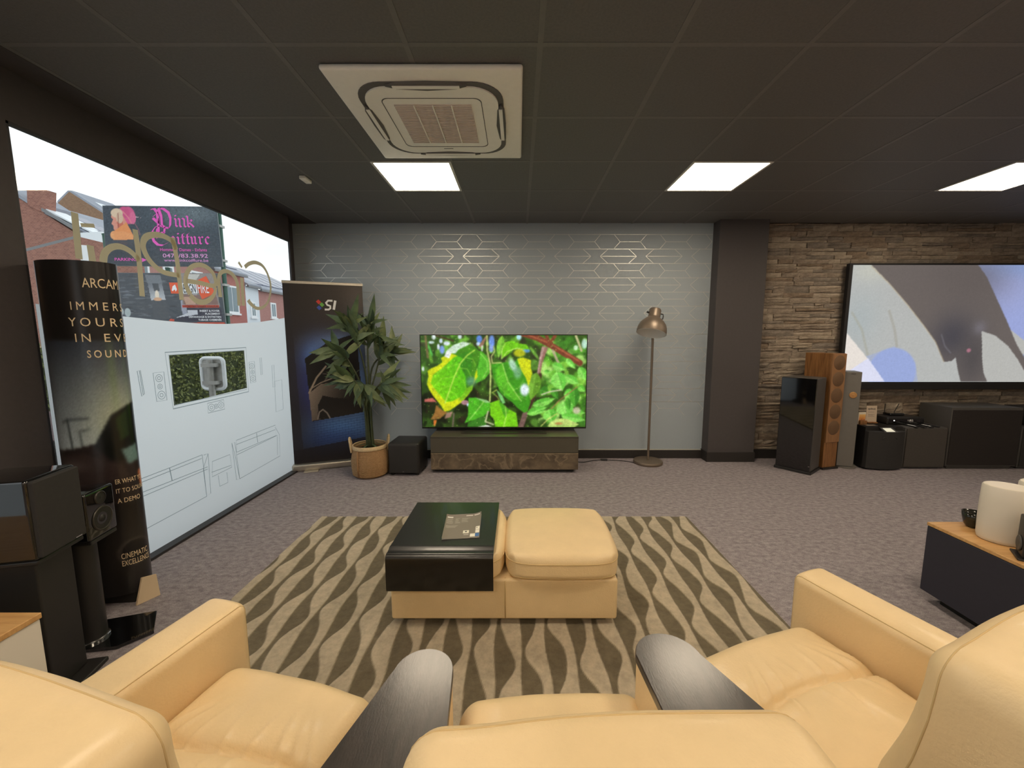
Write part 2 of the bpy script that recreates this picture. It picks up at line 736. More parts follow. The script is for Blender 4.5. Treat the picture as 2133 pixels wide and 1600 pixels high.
vis = sorted([s for s in stones if not hidden(*s)], key=lambda s: -s[1] * s[3])
pick = set(vis[:300])
rest = MB()
protos = {}
for s in stones:
    x, w, z, h = s
    d = random.uniform(.006, .026)
    if s in pick:
        vs, fs = stone_shape(w - .003, h - .002, d + .03)
        o = MB().add(vs, fs).build('stone', random.choice(m_stones), wall_stone)
        o.location = (x + w / 2, YB + .031, z + h / 2)
    else:
        vs, fs = stone_shape(w - .003, h - .002, d + .03)
        rest.add(vs, fs, T(x + w / 2, YB + .031, z + h / 2))
o = rest.build('stone_infill', m_stones[0], wall_stone)
o['kind'] = 'stuff'

# ------------------------------------------------------------------ the shop window
m_frame = mat('window_frame', (44, 42, 44), .5)
win = MB()
win.box(XW - .07, XW + .06, 2.0, 4.35, 0, .018)
win.box(XW - .02, XW - .002, 4.335, 4.349, 0, 2.45)
win.box(XW - .03, XW - .002, 2.0, 2.012, 0, 2.45)
win.box(XW - .03, XW - .002, 2.0, 4.35, 2.438, 2.45)
window = struct(win.build('window_1', m_frame))
mg = bpy.data.materials.new('window_glass')
mg.use_nodes = True
nt = mg.node_tree
for nd in list(nt.nodes):
    if nd.type == 'BSDF_PRINCIPLED':
        nt.nodes.remove(nd)
tr = nt.nodes.new('ShaderNodeBsdfTransparent')
tr.inputs['Color'].default_value = (.95, .965, .97, 1)
gl = nt.nodes.new('ShaderNodeBsdfGlossy')
gl.inputs['Roughness'].default_value = .02
mxs = nt.nodes.new('ShaderNodeMixShader')
mxs.inputs['Fac'].default_value = .05
nt.links.new(tr.outputs[0], mxs.inputs[1])
nt.links.new(gl.outputs[0], mxs.inputs[2])
nt.links.new(mxs.outputs[0], nt.nodes['Material Output'].inputs['Surface'])
MB().box(XW - .012, XW - .006, 2.0, 4.345, .015, 2.45).build('pane', mg, window, label='clear shop window glass')



def backlit(name, rgb, thru):
    """thin sticker on the glass: some daylight comes through it"""
    m = bpy.data.materials.new(name)
    m.use_nodes = True
    nt = m.node_tree
    for nd in list(nt.nodes):
        if nd.type == 'BSDF_PRINCIPLED':
            nt.nodes.remove(nd)
    a = nt.nodes.new('ShaderNodeBsdfTranslucent')
    b = nt.nodes.new('ShaderNodeBsdfDiffuse')
    a.inputs['Color'].default_value = (*lin(rgb), 1)
    b.inputs['Color'].default_value = (*lin(rgb), 1)
    x = nt.nodes.new('ShaderNodeMixShader')
    x.inputs['Fac'].default_value = 1 - thru
    nt.links.new(a.outputs[0], x.inputs[1])
    nt.links.new(b.outputs[0], x.inputs[2])
    nt.links.new(x.outputs[0], nt.nodes['Material Output'].inputs['Surface'])
    return m


mf = bpy.data.materials.new('frosted_film')
mf.use_nodes = True
nt = mf.node_tree
for nd in list(nt.nodes):
    if nd.type == 'BSDF_PRINCIPLED':
        nt.nodes.remove(nd)
tl = nt.nodes.new('ShaderNodeBsdfTranslucent')
tl.inputs['Color'].default_value = (.93, .98, 1.0, 1)
df = nt.nodes.new('ShaderNodeBsdfDiffuse')
df.inputs['Color'].default_value = (.8, .82, .82, 1)
mxs = nt.nodes.new('ShaderNodeMixShader')
mxs.inputs['Fac'].default_value = .12
nt.links.new(tl.outputs[0], mxs.inputs[1])
nt.links.new(df.outputs[0], mxs.inputs[2])
nt.links.new(mxs.outputs[0], nt.nodes['Material Output'].inputs['Surface'])


def film_top(y):
    pts = [(2.0, 1.60), (2.43, 1.56), (2.77, 1.542), (3.05, 1.535), (3.31, 1.54), (3.74, 1.572), (4.08, 1.619), (4.33, 1.66)]
    return float(np.interp(y, [p[0] for p in pts], [p[1] for p in pts]))


film = MB()
XF = XW - .003
ys = [2.02 + .06 * k for k in range(12)] + [2.75] + [2.75 + .095 * k for k in range(1, 8)] + [3.508] + [3.56 + .077 * k for k in range(11)]
zc0 = lambda y: .953 + (y - 2.75) / .758 * .03
zc1 = lambda y: 1.308 + (y - 2.75) / .758 * .01
for a, b in zip(ys[:-1], ys[1:]):
    if a >= 2.749 and b <= 3.509:
        film.add([(XF, a, .015), (XF, b, .015), (XF, b, zc0(b)), (XF, a, zc0(a))], [(0, 1, 2, 3)])
        film.add([(XF, a, zc1(a)), (XF, b, zc1(b)), (XF, b, film_top(b)), (XF, a, film_top(a))], [(0, 1, 2, 3)])
    else:
        film.add([(XF, a, .015), (XF, b, .015), (XF, b, film_top(b)), (XF, a, film_top(a))], [(0, 1, 2, 3)])
film.build('frosted_film', mf, window, label='frosted film with a rectangular clear cut-out')

# the shop front goes on behind the camera: a second window with the same film
w2_ = MB()
w2_.box(XW - .07, XW + .06, -3.4, .95, 0, .018)
w2_.box(XW - .03, XW - .002, .938, .95, 0, 2.45).box(XW - .03, XW - .002, -3.4, -3.388, 0, 2.45).box(XW - .03, XW - .002, -1.25, -1.2, 0, 2.45)
window2 = struct(w2_.build('window_2', m_frame))
MB().box(XW - .012, XW - .006, -3.4, .95, .015, 2.45).build('pane', mg, window2)
MB().add([(XF, -3.4, .015), (XF, .95, .015), (XF, .95, 1.45), (XF, -3.4, 1.45)], [(0, 1, 2, 3)]).build('frosted_film', mf, window2)

# line drawing printed on the film (readings of the photograph laid on the window plane)
NW = (1, 0, 0)
m_line = backlit('grey_print', (158, 172, 178), .7)
dr = MB()
XD = XW + .0005


def q2(pts):
    return [on_x(x / 3.2, 620 + y / 3.2, XD) for x, y in pts]


def dl(pts, closed=False, w=.004):
    dr.ribbon(q2(pts), w, NW, closed)


def dc(cx, cy, r):
    dl([(cx + r * .92 * math.cos(a * PI / 9), cy + r * math.sin(a * PI / 9)) for a in range(18)], True, .0035)


dl([(1100, 365), (1640, 333), (1657, 627), (1155, 742)], True, .006)
dl([(1122, 384), (1626, 352), (1643, 612), (1167, 716)], True)
dl([(1020, 503), (1092, 495), (1113, 683), (1045, 693)], True)
for c in ((1060, 537, 24), (1060, 537, 11), (1067, 593, 17), (1067, 593, 7), (1077, 650, 27), (1077, 650, 12),
          (1678, 457, 18), (1678, 457, 8), (1683, 497, 13), (1683, 497, 5), (1686, 538, 19), (1686, 538, 8),
          (1410, 733, 23), (1410, 733, 10), (1441, 724, 14), (1441, 724, 5), (1472, 716, 21), (1472, 716, 9)):
    dc(*c)
dl([(914, 490), (935, 484), (963, 643), (945, 658)], True)
dl([(928, 487), (955, 650)])
dl([(1660, 430), (1695, 425), (1706, 562), (1670, 570)], True)
dl([(1732, 403), (1742, 400), (1749, 513), (1740, 516)], True)
dl([(1812, 452), (1825, 448), (1833, 595), (1820, 598)], True)
dl([(1830, 558), (1878, 548), (1888, 745), (1840, 762)], True)
dl([(1383, 705), (1490, 680), (1498, 743), (1388, 770)], True)
dl([(905, 1222), (1130, 1135), (1348, 1048)])
dl([(910, 1245), (1130, 1158), (1345, 1072)])
dl([(920, 1310), (1384, 1128)])
dl([(925, 1337), (1384, 1143)])
dl([(1130, 1135), (1148, 1222)], w=.006)
dl([(1358, 1050), (1387, 1040), (1405, 1305), (1378, 1325), (1348, 1048)])
dl([(1387, 1040), (1355, 1140), (1378, 1325)])
dl([(950, 1555), (1378, 1325)])
dl([(1415, 1093), (1532, 1046), (1545, 1130), (1415, 1195)], True)
dl([(1410, 1165), (1540, 1118)])
dl([(1455, 1185), (1465, 1258), (1520, 1232), (1512, 1165)])
dl([(1545, 970), (1565, 965), (1598, 1208), (1577, 1215)], True)
dl([(1545, 970), (1565, 1045), (1598, 1208)])
dl([(1577, 1032), (1575, 952), (1835, 850), (1840, 920), (1580, 1030)])
dl([(1575, 980), (1835, 880)])
dl([(1580, 1048), (1850, 917)])
dl([(1710, 902), (1718, 965)], w=.006)
dl([(1835, 865), (1862, 913), (1867, 1055), (1598, 1208)])
dl([(1848, 925), (1850, 1050)])
dr.build('line_drawing', m_line, window, label='grey line drawing of a home cinema')

# mirrored gold lettering seen from behind
m_gold = backlit('gold_lettering', (196, 187, 156), .38)
let = MB()


def q1(pts):
    return [on_x(x / 3.334, 220 + y / 3.334, XD) for x, y in pts]


def stroke(pts, w):
    P = smooth_path([tuple(p) for p in q1(pts)], 5)
    n = len(P)
    if isinstance(w, tuple):
        ww = list(np.interp(np.linspace(0, 1, n), np.linspace(0, 1, len(w)), w))
    else:
        ww = [w] * n
    stroke.k += 1
    let.ribbon(P, ww, NW, lift=.0003 * stroke.k)


stroke.k = 0
stroke([(1700, 1122), (1730, 1098), (1775, 1090), (1825, 1115), (1862, 1180), (1880, 1260), (1868, 1345), (1835, 1395), (1785, 1408), (1740, 1375), (1724, 1350)], (.034, .034, .028, .024, .03, .046))
stroke([(1672, 1100), (1669, 1104), (1664, 1112)], .055)
stroke([(1678, 1195), (1682, 1260), (1690, 1390)], .042)
stroke([(1660, 1390), (1648, 1240), (1615, 1175), (1570, 1150), (1530, 1165), (1518, 1215), (1530, 1330)], (.04, .04, .032, .034, .04))
stroke([(1295, 1218), (1380, 1230), (1492, 1250), (1478, 1165), (1415, 1112), (1345, 1112), (1298, 1160), (1288, 1240), (1320, 1310)], (.034, .034, .036, .034, .036, .042))
stroke([(1500, 1262), (1480, 1320), (1430, 1362), (1370, 1360), (1318, 1318)], (.02, .036, .042, .04))
stroke([(1195, 915), (1225, 1060), (1243, 1200), (1260, 1350)], .038)
stroke([(1243, 1180), (1130, 1155), (1040, 1080), (992, 985), (1005, 920), (1060, 898), (1130, 905), (1195, 945), (1222, 1000)], (.032, .036, .042, .036, .034))
stroke([(935, 860), (955, 1000), (970, 1150), (985, 1325)], .036)
stroke([(962, 1075), (905, 1015), (835, 980), (770, 985), (725, 1025), (712, 1090)], (.034, .034, .038, .046))
stroke([(622, 970), (628, 1010), (640, 1085)], .038)
stroke([(600, 818), (604, 830), (609, 846)], .075)
stroke([(512, 742), (528, 900), (545, 1065)], .036)
let.build('mirrored_lettering', m_gold, window, label='mirrored gold lettering on the glass')

# ------------------------------------------------------------------ the street outside
ZG = -.12
street = struct(MB().box(-60, -2.76, -12, 60, ZG - .1, ZG).build('trim_4', m_asphalt))


def brick_mat(name, c1, c2, mortar, sc):
    m = bpy.data.materials.new(name)
    m.use_nodes = True
    nt = m.node_tree
    b = nt.nodes['Principled BSDF']
    b.inputs['Roughness'].default_value = .9
    tc = nt.nodes.new('ShaderNodeTexCoord')
    sp = nt.nodes.new('ShaderNodeSeparateXYZ')
    cb = nt.nodes.new('ShaderNodeCombineXYZ')
    ad = nt.nodes.new('ShaderNodeMath')
    ad.operation = 'ADD'
    nt.links.new(tc.outputs['Object'], sp.inputs[0])
    nt.links.new(sp.outputs[0], ad.inputs[0])
    nt.links.new(sp.outputs[1], ad.inputs[1])
    nt.links.new(ad.outputs[0], cb.inputs[0])
    nt.links.new(sp.outputs[2], cb.inputs[1])
    br = nt.nodes.new('ShaderNodeTexBrick')
    br.inputs['Color1'].default_value = (*lin(c1), 1)
    br.inputs['Color2'].default_value = (*lin(c2), 1)
    br.inputs['Mortar'].default_value = (*lin(mortar), 1)
    br.inputs['Scale'].default_value = sc
    br.inputs['Mortar Size'].default_value = .015
    nt.links.new(cb.outputs[0], br.inputs['Vector'])
    nt.links.new(br.outputs['Color'], b.inputs['Base Color'])
    return m


m_brickA = brick_mat('old_brick', (164, 114, 98), (138, 92, 80), (172, 140, 126), 5.5)
m_brickB = brick_mat('brown_brick', (150, 118, 92), (128, 98, 76), (165, 140, 118), 5)
m_brickC = brick_mat('red_brick', (178, 112, 104), (164, 100, 94), (186, 138, 130), 5)
m_brickE = brick_mat('rose_brick', (178, 130, 122), (164, 118, 112), (190, 152, 144), 5)
m_slate = mat('slate_roof', (150, 156, 168), .6, var=(2, .12))
m_solar = mat('solar_glass', (106, 112, 134), .2, var=(1.5, .12))
m_wframe = mat('white_window_frame', (235, 238, 240), .5)
m_hglass = mat('house_glass', (120, 138, 146), .1)
m_render = mat('white_render', (222, 230, 236), .8, var=(1.5, .04))
m_zinc = mat('zinc_gutter', (122, 124, 126), .5)
m_rooflight = mat('pale_roof_sheet', (236, 242, 246), .4, var=(1.2, .05))
m_browngarage = mat('garage_wood', (120, 84, 66), .7, var=(8, .15))
m_green = mat('green_post_paint', (44, 86, 72), .45)


def flat(pts, m, name, parent, t=.06, back=(0, 0, 0)):
    """slab of thickness t behind a space polygon"""
    P = [Vector(p) for p in pts]
    n = (P[1] - P[0]).cross(P[2] - P[0]).normalized()
    if n.dot(Vector((0, 0, CAM_H)) - P[0]) < 0:
        n = -n
    mb = MB()
    k = len(P)
    vs = P + [p - n * t for p in P]
    fs = [tuple(range(k)), tuple(range(2 * k - 1, k - 1, -1))] + [(i, k + i, k + (i + 1) % k, (i + 1) % k) for i in range(k)]
    mb.add(vs, fs)
    o = mb.build(name, m, parent)
    return o


def extr(pts, dv, m, name, parent):
    mb = MB()
    P = [Vector(p) for p in pts]
    k = len(P)
    vs = P + [p + Vector(dv) for p in P]
    fs = [tuple(range(k)), tuple(range(2 * k - 1, k - 1, -1))] + [(i, k + i, k + (i + 1) % k, (i + 1) % k) for i in range(k)]
    mb.add(vs, fs)
    return mb.build(name, m, parent)


def z3(x, y, Y):      # reading in the enlarged left roofs -> plane y = Y
    return on_y(20 + x / 8.423, 370 + y / 8.421, Y)


# brick house with chimney
YA = 14.0
hA = thing('brick_house', 'old red brick house with a tall chimney and pale roof sheets', 'house')
g = [z3(-300, 60, YA), z3(140, 350, YA), z3(330, 465, YA), z3(560, 600, YA), z3(1110, 945, YA), z3(1220, 1010, YA), z3(1750, 1130, YA)]
low = [Vector((g[-1].x, YA, ZG)), Vector((g[0].x, YA, ZG))]
extr(g + low, (0, 1.2, 0), m_brickA, 'wall', hA)
ch = [z3(300, 170, YA - .05), z3(610, 205, YA - .05), z3(600, 620, YA - .05), z3(310, 480, YA - .05)]
extr(ch, (0, .35, 0), m_brickA, 'chimney', hA)
# right-hand roof slope: from the gable verge backwards
verge = [z3(560, 585, YA - .1), z3(1230, 985, YA - .1)]
extr([verge[0], verge[1], verge[1] + Vector((0, 0, .10)), verge[0] + Vector((0, 0, .10))], (0, .12, 0), m_zinc, 'verge_board', hA)
ra, rb = z3(600, 575, YA), z3(1600, 1080, YA)
up0, up1 = z3(-300, 60, YA - .05), z3(330, 462, YA - .05)
extr([up0, up1, up1 + Vector((0, 0, .12)), up0 + Vector((0, 0, .12))], (0, 1.35, 0), m_slate, 'roof', hA)
roofA = MB()
dz = Vector((0, 1.3, 0))
roofA.add([ra, rb, rb + dz, ra + dz, ra - Vector((0, 0, .1)), rb - Vector((0, 0, .1)), rb + dz - Vector((0, 0, .1)), ra + dz - Vector((0, 0, .1))],
          [(0, 1, 2, 3), (7, 6, 5, 4), (0, 4, 5, 1), (1, 5, 6, 2), (2, 6, 7, 3), (3, 7, 4, 0)])
roofA.build('roof', m_slate, hA)


def on_roof(s, t, up=.04):
    return ra + (rb - ra) * s + dz * t + Vector((0, 0, up))


for s0, s1, t0, t1, mm, nm in ((.0, .62, .0, .52, m_rooflight, 'roof_sheet'), (.64, .98, .05, .4, m_rooflight, 'roof_sheet'),
                               (.02, .3, .56, .98, m_solar, 'solar_panel'), (.31, .62, .56, .98, m_solar, 'solar_panel'), (.63, .95, .45, .98, m_solar, 'solar_panel')):
    flat([on_roof(s0, t0, .09), on_roof(s1, t0, .09), on_roof(s1, t1, .09), on_roof(s0, t1, .09)], mm, nm, hA, .05)
# lean-to in front of it
lt = thing('lean_to', 'low brick lean-to with a pale sloping coping before the chimney house', 'outbuilding')
YL = 13.4
c0, c1, c2 = z3(230, 1310, YL), z3(1250, 1045, YL), z3(1640, 1140, YL)
extr([c0, c1, c2, Vector((c2.x, YL, ZG)), Vector((c0.x, YL, ZG))], (0, .5, 0), m_brickA, 'wall', lt)
extr([c0, c1, c1 + Vector((0, 0, .09)), c0 + Vector((0, 0, .09))], (0, .5, 0), m_zinc, 'coping', lt)
extr([c1, c2, c2 + Vector((0, 0, .35)), c1 + Vector((0, 0, .14))], (0, .5, 0), m_rooflight, 'roof', lt)
extr([z3(1240, 1180, YL - .04), z3(1370, 1190, YL - .04), z3(1390, 1500, YL - .04), z3(1250, 1500, YL - .04)], (0, .03, 0), m_wframe, 'window', lt)
# gabled house behind
hB = thing('gabled_house', 'brown brick gabled house behind the solar roof', 'house')
YG = 32.0
ap, lf, rt = z3(1045, 245, YG), z3(840, 450, YG), z3(1900, 790, YG)
extr([ap, rt, Vector((rt.x, YG, ZG)), Vector((lf.x, YG, ZG)), lf], (0, 3, 0), m_brickB, 'wall', hB)
for p, q in ((ap, rt), (lf, ap)):
    e = Vector((0, 0, .16))
    extr([p, q, q + e, p + e], (0, 3.3, 0), m_slate, 'roof', hB)
u = (rt - ap)
for s0, s1, t0, t1 in ((.32, .52, .8, 1.6), (.62, .8, .4, 1.2)):
    flat([ap + u * s0 + Vector((0, t0, .22)), ap + u * s1 + Vector((0, t0, .22)), ap + u * s1 + Vector((0, t1, .22)), ap + u * s0 + Vector((0, t1, .22))], m_rooflight, 'roof_light', hB, .04)

# terraced houses across the street: facade plane x = -14.1
XFAC = -20.0


def z4(x, y, X=XFAC):
    return on_x(220 + x / 5.3325, 550 + y / 5.3325, X)


def terrace(name, label, y0, y1, zt, m_wall, ridge_z, setback, wins, door=None, group=None):
    kk = 20.0 / 14.1                    # readings were taken for a facade 14.1 m away
    sc = lambda q: CAM_H + (q - CAM_H) * kk
    y0, y1, setback = y0 * kk, y1 * kk, setback * kk
    zt, ridge_z = sc(zt), sc(ridge_z)
    wins = [(a * kk, b * kk, sc(c), sc(d)) for a, b, c, d in wins]
    if door:
        door = (door[0] * kk, door[1] * kk, ZG, sc(door[3]), door[4])
    t = thing(name, label, 'house', (XFAC, y0, 0), 0, group)
    w = y1 - y0
    MB().box(-6, 0, 0, w, ZG, zt).build('wall', m_wall, t)
    r = MB()
    r.prism([(.25, zt - .02), (.25, zt + .12), (-setback, ridge_z + .12), (-setback * 2, zt), (-setback * 2, zt - .12), (-setback, ridge_z)], 0, w, 'y')
    r.build('roof', m_slate, t)
    MB().box(.16, .3, 0, w, zt - .12, zt + .02).build('gutter', m_zinc, t)
    for a, b, c, d in wins:
        f = MB()
        f.box(0, .06, a, b, c, d)
        fo = f.build('window', m_wframe, t)
        mid = (a + b) / 2
        g = MB()
        g.box(.055, .07, a + .13, mid - .03, c + .12, d - .12)
        g.box(.055, .07, mid + .03, b - .13, c + .12, d - .12)
        g.build('pane', m_hglass, fo)
        MB().box(0, .12, a - .08, b + .08, c - .12, c).build('window_sill', m_wframe, t)
    if door:
        a, b, c, d, mm = door
        MB().box(0, .05, a, b, c, d).build('garage_door', mm, t)
    return t


hF = terrace('row_house', 'rose brick house seen in the gap between the two billboards', 14.9, 18.6, 4.75, m_brickE, 6.2, 3.2,
             [(.05, .6, 2.9, 4.3), (1.2, 1.7, 2.9, 4.3), (2.5, 3.2, 2.9, 4.3)])
hC = terrace('row_house', 'red brick house with tall white-framed window beside the green post', 18.62, 20.85, 4.55, m_brickC, 6.0, 3.2,
             [(.75, 1.65, 2.62, 3.95)], (.55, 2.0, ZG, 2.05, m_browngarage))
def solar(h, n, zt, zr, w):
    kk = 20.0 / 14.1
    a, b = CAM_H + (zt - CAM_H) * kk, CAM_H + (zr - CAM_H) * kk
    for k in range(n):
        y0, y1 = (k + .06) * w * kk / n, (k + .94) * w * kk / n
        q = lambda s, y: (.25 - (3.2 * kk + .25) * s, y, a + .2 + (b - a) * s)
        flat_local([q(.15, y0), q(.15, y1), q(.92, y1), q(.92, y0)], m_solar, 'solar_panel', h)


def flat_local(P, m, name, parent):
    P = [Vector(p) for p in P]
    mb = MB()
    mb.add(P + [p - Vector((0, 0, .06)) for p in P], [(0, 1, 2, 3), (7, 6, 5, 4)] + [(i, 4 + i, 4 + (i + 1) % 4, (i + 1) % 4) for i in range(4)])
    return mb.build(name, m, parent)


solar(hC, 3, 4.55, 6.0, 2.25)
hD = terrace('row_house', 'narrow white rendered house between two brick houses', 20.85, 21.9, 4.1, m_render, 5.6, 3.2,
             [(.3, .72, 2.5, 3.3)], (.35, .85, ZG, 1.7, m_hglass))
hE = terrace('row_house', 'rose brick house with white sills at the end of the row', 21.9, 27.5, 4.0, m_brickE, 5.6, 3.2,
             [(.95, 1.45, 2.55, 3.4), (1.0, 1.5, 1.0, 1.95), (3.2, 3.8, 2.55, 3.4)])
solar(hE, 6, 4.0, 5.6, 5.6)

# hedge
hedge = MB()
hedge.box(-6.3, -5.35, 4.3, 9.6, ZG, 1.25)
ho = thing('hedge', 'clipped green hedge behind the window cut-out', 'hedge')
hedge.build('hedge_core', mat('hedge_shade', (62, 70, 40), .9, var=(12, .3)), ho)
m_hleaf = mat('hedge_leaf', (136, 142, 84), .7, rgb2=(88, 100, 48), var=(9, .3))
hl = MB()
for k in range(9000):
    if rng.random() < .75:
        p = Vector((-5.33 + rng.normal(0, .04), rng.uniform(4.25, 9.6), rng.uniform(-.05, 1.3)))
    else:
        p = Vector((rng.uniform(-6.35, -5.3), rng.uniform(4.25, 9.6), 1.27 + rng.normal(0, .04)))
    a = Vector(rng.normal(0, 1, 3)).normalized() * .032
    b = a.cross(Vector(rng.normal(0, 1, 3))).normalized() * .016
    hl.add([p - a, p + b, p + a, p - b], [(0, 1, 2, 3)])
o = hl.build('hedge_leaves', m_hleaf, ho)
o['kind'] = 'stuff'

# back of a road sign on its post, right outside the window
sg = thing('road_sign', 'back of a square road sign on a galvanised post before the hedge', 'sign', (0, 0, 0))
m_galv = mat('galvanised_steel', (168, 168, 164), .5, metal=.25, var=(12, .12))
m_signrim = mat('white_sign_rim', (232, 238, 242), .4)
ys_ = 4.7
a, b = on_y(418, 746, ys_), on_y(470, 810, ys_)
cx, cz = (a.x + b.x) / 2, (a.z + b.z) / 2
hw, hh = (b.x - a.x) / 2, (a.z - b.z) / 2
rr = []
for sx, sz, st in ((1, 1, 0), (-1, 1, 1), (-1, -1, 2), (1, -1, 3)):
    for k in range(5):
        q = (st + k / 4) * PI / 2
        rr.append((cx + sx * (hw - .05) + .05 * math.cos(q), cz + sz * (hh - .05) + .05 * math.sin(q)))
MB().tube([(p[0], ys_, p[1]) for p in rr], .021, 8, True).build('rim', m_signrim, sg)
MB().prism(rr, ys_ - .004, ys_ + .004, 'y').build('plate', m_galv, sg)
MB().tube([(cx + .01, ys_ - .05, ZG), (cx + .01, ys_ - .05, cz + hh - .02)], .032, 12).build('post', m_galv, sg)
MB().box(cx - .07, cx + .09, ys_ - .09, ys_ - .004, cz + hh - .1, cz + hh - .06).build('clamp', m_galv, sg)
MB().box(cx - .07, cx + .09, ys_ - .09, ys_ - .004, cz - hh + .06, cz - hh + .1).build('clamp', m_galv, sg)

# parked car glimpsed at the foot of the cut-out
car = thing('parked_car', 'dark red parked car below the hedge in the cut-out', 'car', (-4.75, 4.15, ZG))
m_car = mat('car_paint', (92, 48, 50), .3, coat=.8)
cb = MB()
prof = [(-.1, .25), (-.12, .75), (.7, .9), (1.25, 1.02), (1.9, 1.03), (2.5, .92), (2.9, .85), (2.95, .3)]
cb.prism([(-y, z) for y, z in prof][::-1], -.45, .45, 'x')
cb.build('body', m_car, car)
MB().box(-.46, .46, -2.1, -1.2, .8, .96).build('side_window', mat('car_glass', (40, 46, 50), .05), car)
for y in (-.55, -2.3):
    MB().lathe([(.0, -.47), (.3, -.47), (.3, .47), (0, .47)], 16, T(0, y, .3) @ Matrix.Rotation(PI / 2, 4, 'Y')).build('wheel', mat('tyre', (30, 30, 30), .9), car)

# billboards
YS = 11.0
m_print = print_mat('outdoor_print', .5)


def bill(win_px, px_rect, res, bg):
    """canvas in photograph pixels and the map onto the board plane y = YS"""
    tl, trr, bl, br_ = [on_y(u, v, YS) for u, v in px_rect]
    x0, y0, x1, y1 = win_px

    def place(a, b):
        return tl * (1 - a) * (1 - b) + trr * a * (1 - b) + bl * (1 - a) * b + br_ * a * b
    c = Canvas(win_px, res[0], res[1], bg)

    def place_px(lift):
        def f(x, y):
            p = place((x - x0) / (x1 - x0), (y - y0) / (y1 - y0))
            return Vector((p.x, p.y - lift, p.z))
        return f
    return c, place, place_px


pink = thing('hairdresser_billboard', 'black billboard with pink blackletter hairdresser name and a profile portrait', 'billboard')
W1 = (105, 140, 1990, 1105)       # enlarged reading of the board
c, place, ppx = bill(W1, [(214, 428.5), (450, 431), (222, 553), (463.5, 555)], (200, 104), (66, 76, 86))
c.glow(1600, 250, 500, 200, (112, 124, 130), .8)
c.glow(1250, 300, 300, 160, (92, 104, 112), .5)
c.glow(300, 900, 700, 150, (50, 56, 66), .6)
c.noise(.07, 2)
c.ell(520, 290, 110, 140, (214, 92, 140))
c.ell(450, 240, 90, 90, (206, 84, 132))
c.ell(590, 330, 50, 100, (220, 110, 150))
c.poly([(640, 305), (730, 328), (640, 322)], (214, 190, 196))
c.line([(610, 410), (660, 500), (690, 600)], 12, (150, 100, 110))
c.poly([(240, 260), (235, 330), (262, 360), (228, 425), (258, 455), (262, 520), (330, 545), (480, 540), (490, 420), (430, 300), (340, 230)], (222, 150, 132))
c.poly([(300, 300), (345, 545), (430, 500), (420, 330)], (206, 112, 92))
c.ell(330, 255, 100, 75, (226, 200, 172))
c.ell(370, 330, 60, 90, (216, 186, 160))
c.line([(350, 260), (345, 400), (335, 540)], 10, (140, 74, 66))
c.line([(430, 230), (520, 330), (560, 420)], 16, (232, 140, 150))
c.poly([(262, 545), (480, 400), (590, 640), (440, 680), (250, 690), (200, 610)], (232, 150, 92))
c.ell(260, 610, 62, 68, (238, 168, 112))
c.poly([(250, 545), (420, 545), (580, 600), (570, 680), (280, 690)], (236, 160, 104))
c.glow(400, 740, 120, 40, (96, 78, 80), .7)
c.noise(.02)
c.build('printed_sheet', place, m_print, pink)
m_pink = mat('pink_ink', (236, 92, 192), .6)
P = ppx(.004)
caps = [[(905, 190), (960, 180), (1010, 250), (1010, 420)], [(1030, 170), (1065, 300), (1065, 470)], [(930, 310), (985, 260)], [(925, 330), (1000, 400)],
        [(1060, 175), (1110, 180), (1190, 240), (1215, 330), (1200, 450), (1170, 490)], [(1180, 490), (1110, 480), (1060, 445)],
        [(1110, 470), (1090, 560)], [(1000, 200), (1005, 480), (1000, 560)],
        [(1060, 450), (960, 465), (900, 540), (885, 610), (910, 700), (970, 760), (1050, 770), (1140, 725)],
        [(985, 490), (965, 600), (975, 650)], [(1030, 560), (1100, 570)]]
low1 = [[(1280, 330), (1300, 350), (1295, 445), (1320, 465)], [(1292, 282), (1308, 294)], [(1340, 330), (1365, 350), (1360, 450), (1385, 470)], [(1370, 350), (1410, 325), (1440, 350), (1435, 450), (1460, 470)],
        [(1480, 290), (1500, 310), (1495, 450), (1520, 470)], [(1505, 390), (1550, 350), (1565, 375), (1515, 400)], [(1520, 400), (1565, 440), (1590, 470)]]


def small(x, kind, y0, y1):
    """lower-case blackletter strokes in a cell starting at x"""
    h = y1 - y0
    st = {'o': [[(x + 30, y0), (x, y0 + .25 * h), (x + 5, y1 - .15 * h), (x + 30, y1)], [(x + 28, y0), (x + 60, y0 + .25 * h), (x + 55, y1 - .2 * h), (x + 30, y1)]],
          'i': [[(x, y0 + 8), (x + 20, y0 + 25), (x + 16, y1 - 15), (x + 40, y1)], [(x + 12, y0 - 48), (x + 30, y0 - 36)]],
          'f': [[(x + 50, y0 - 50), (x + 15, y0 - 35), (x + 16, y1 - 15), (x + 40, y1)], [(x - 10, y0 + 10), (x + 45, y0 + 8)]],
          'u': [[(x, y0 + 5), (x + 18, y0 + 25), (x + 15, y1 - 15), (x + 40, y1), (x + 65, y1 - 30)], [(x + 55, y0), (x + 72, y0 + 20), (x + 68, y1 - 15), (x + 90, y1)]],
          'r': [[(x, y0 + 5), (x + 20, y0 + 25), (x + 16, y1 - 15), (x + 40, y1)], [(x + 20, y0 + 30), (x + 50, y0), (x + 70, y0 + 20)]],
          'e': [[(x + 30, y0), (x, y0 + .3 * h), (x + 5, y1 - .2 * h), (x + 35, y1), (x + 75, y1 - 25)], [(x + 30, y0), (x + 60, y0 + 25), (x + 10, y0 + .5 * h)]]}
    return st[kind]


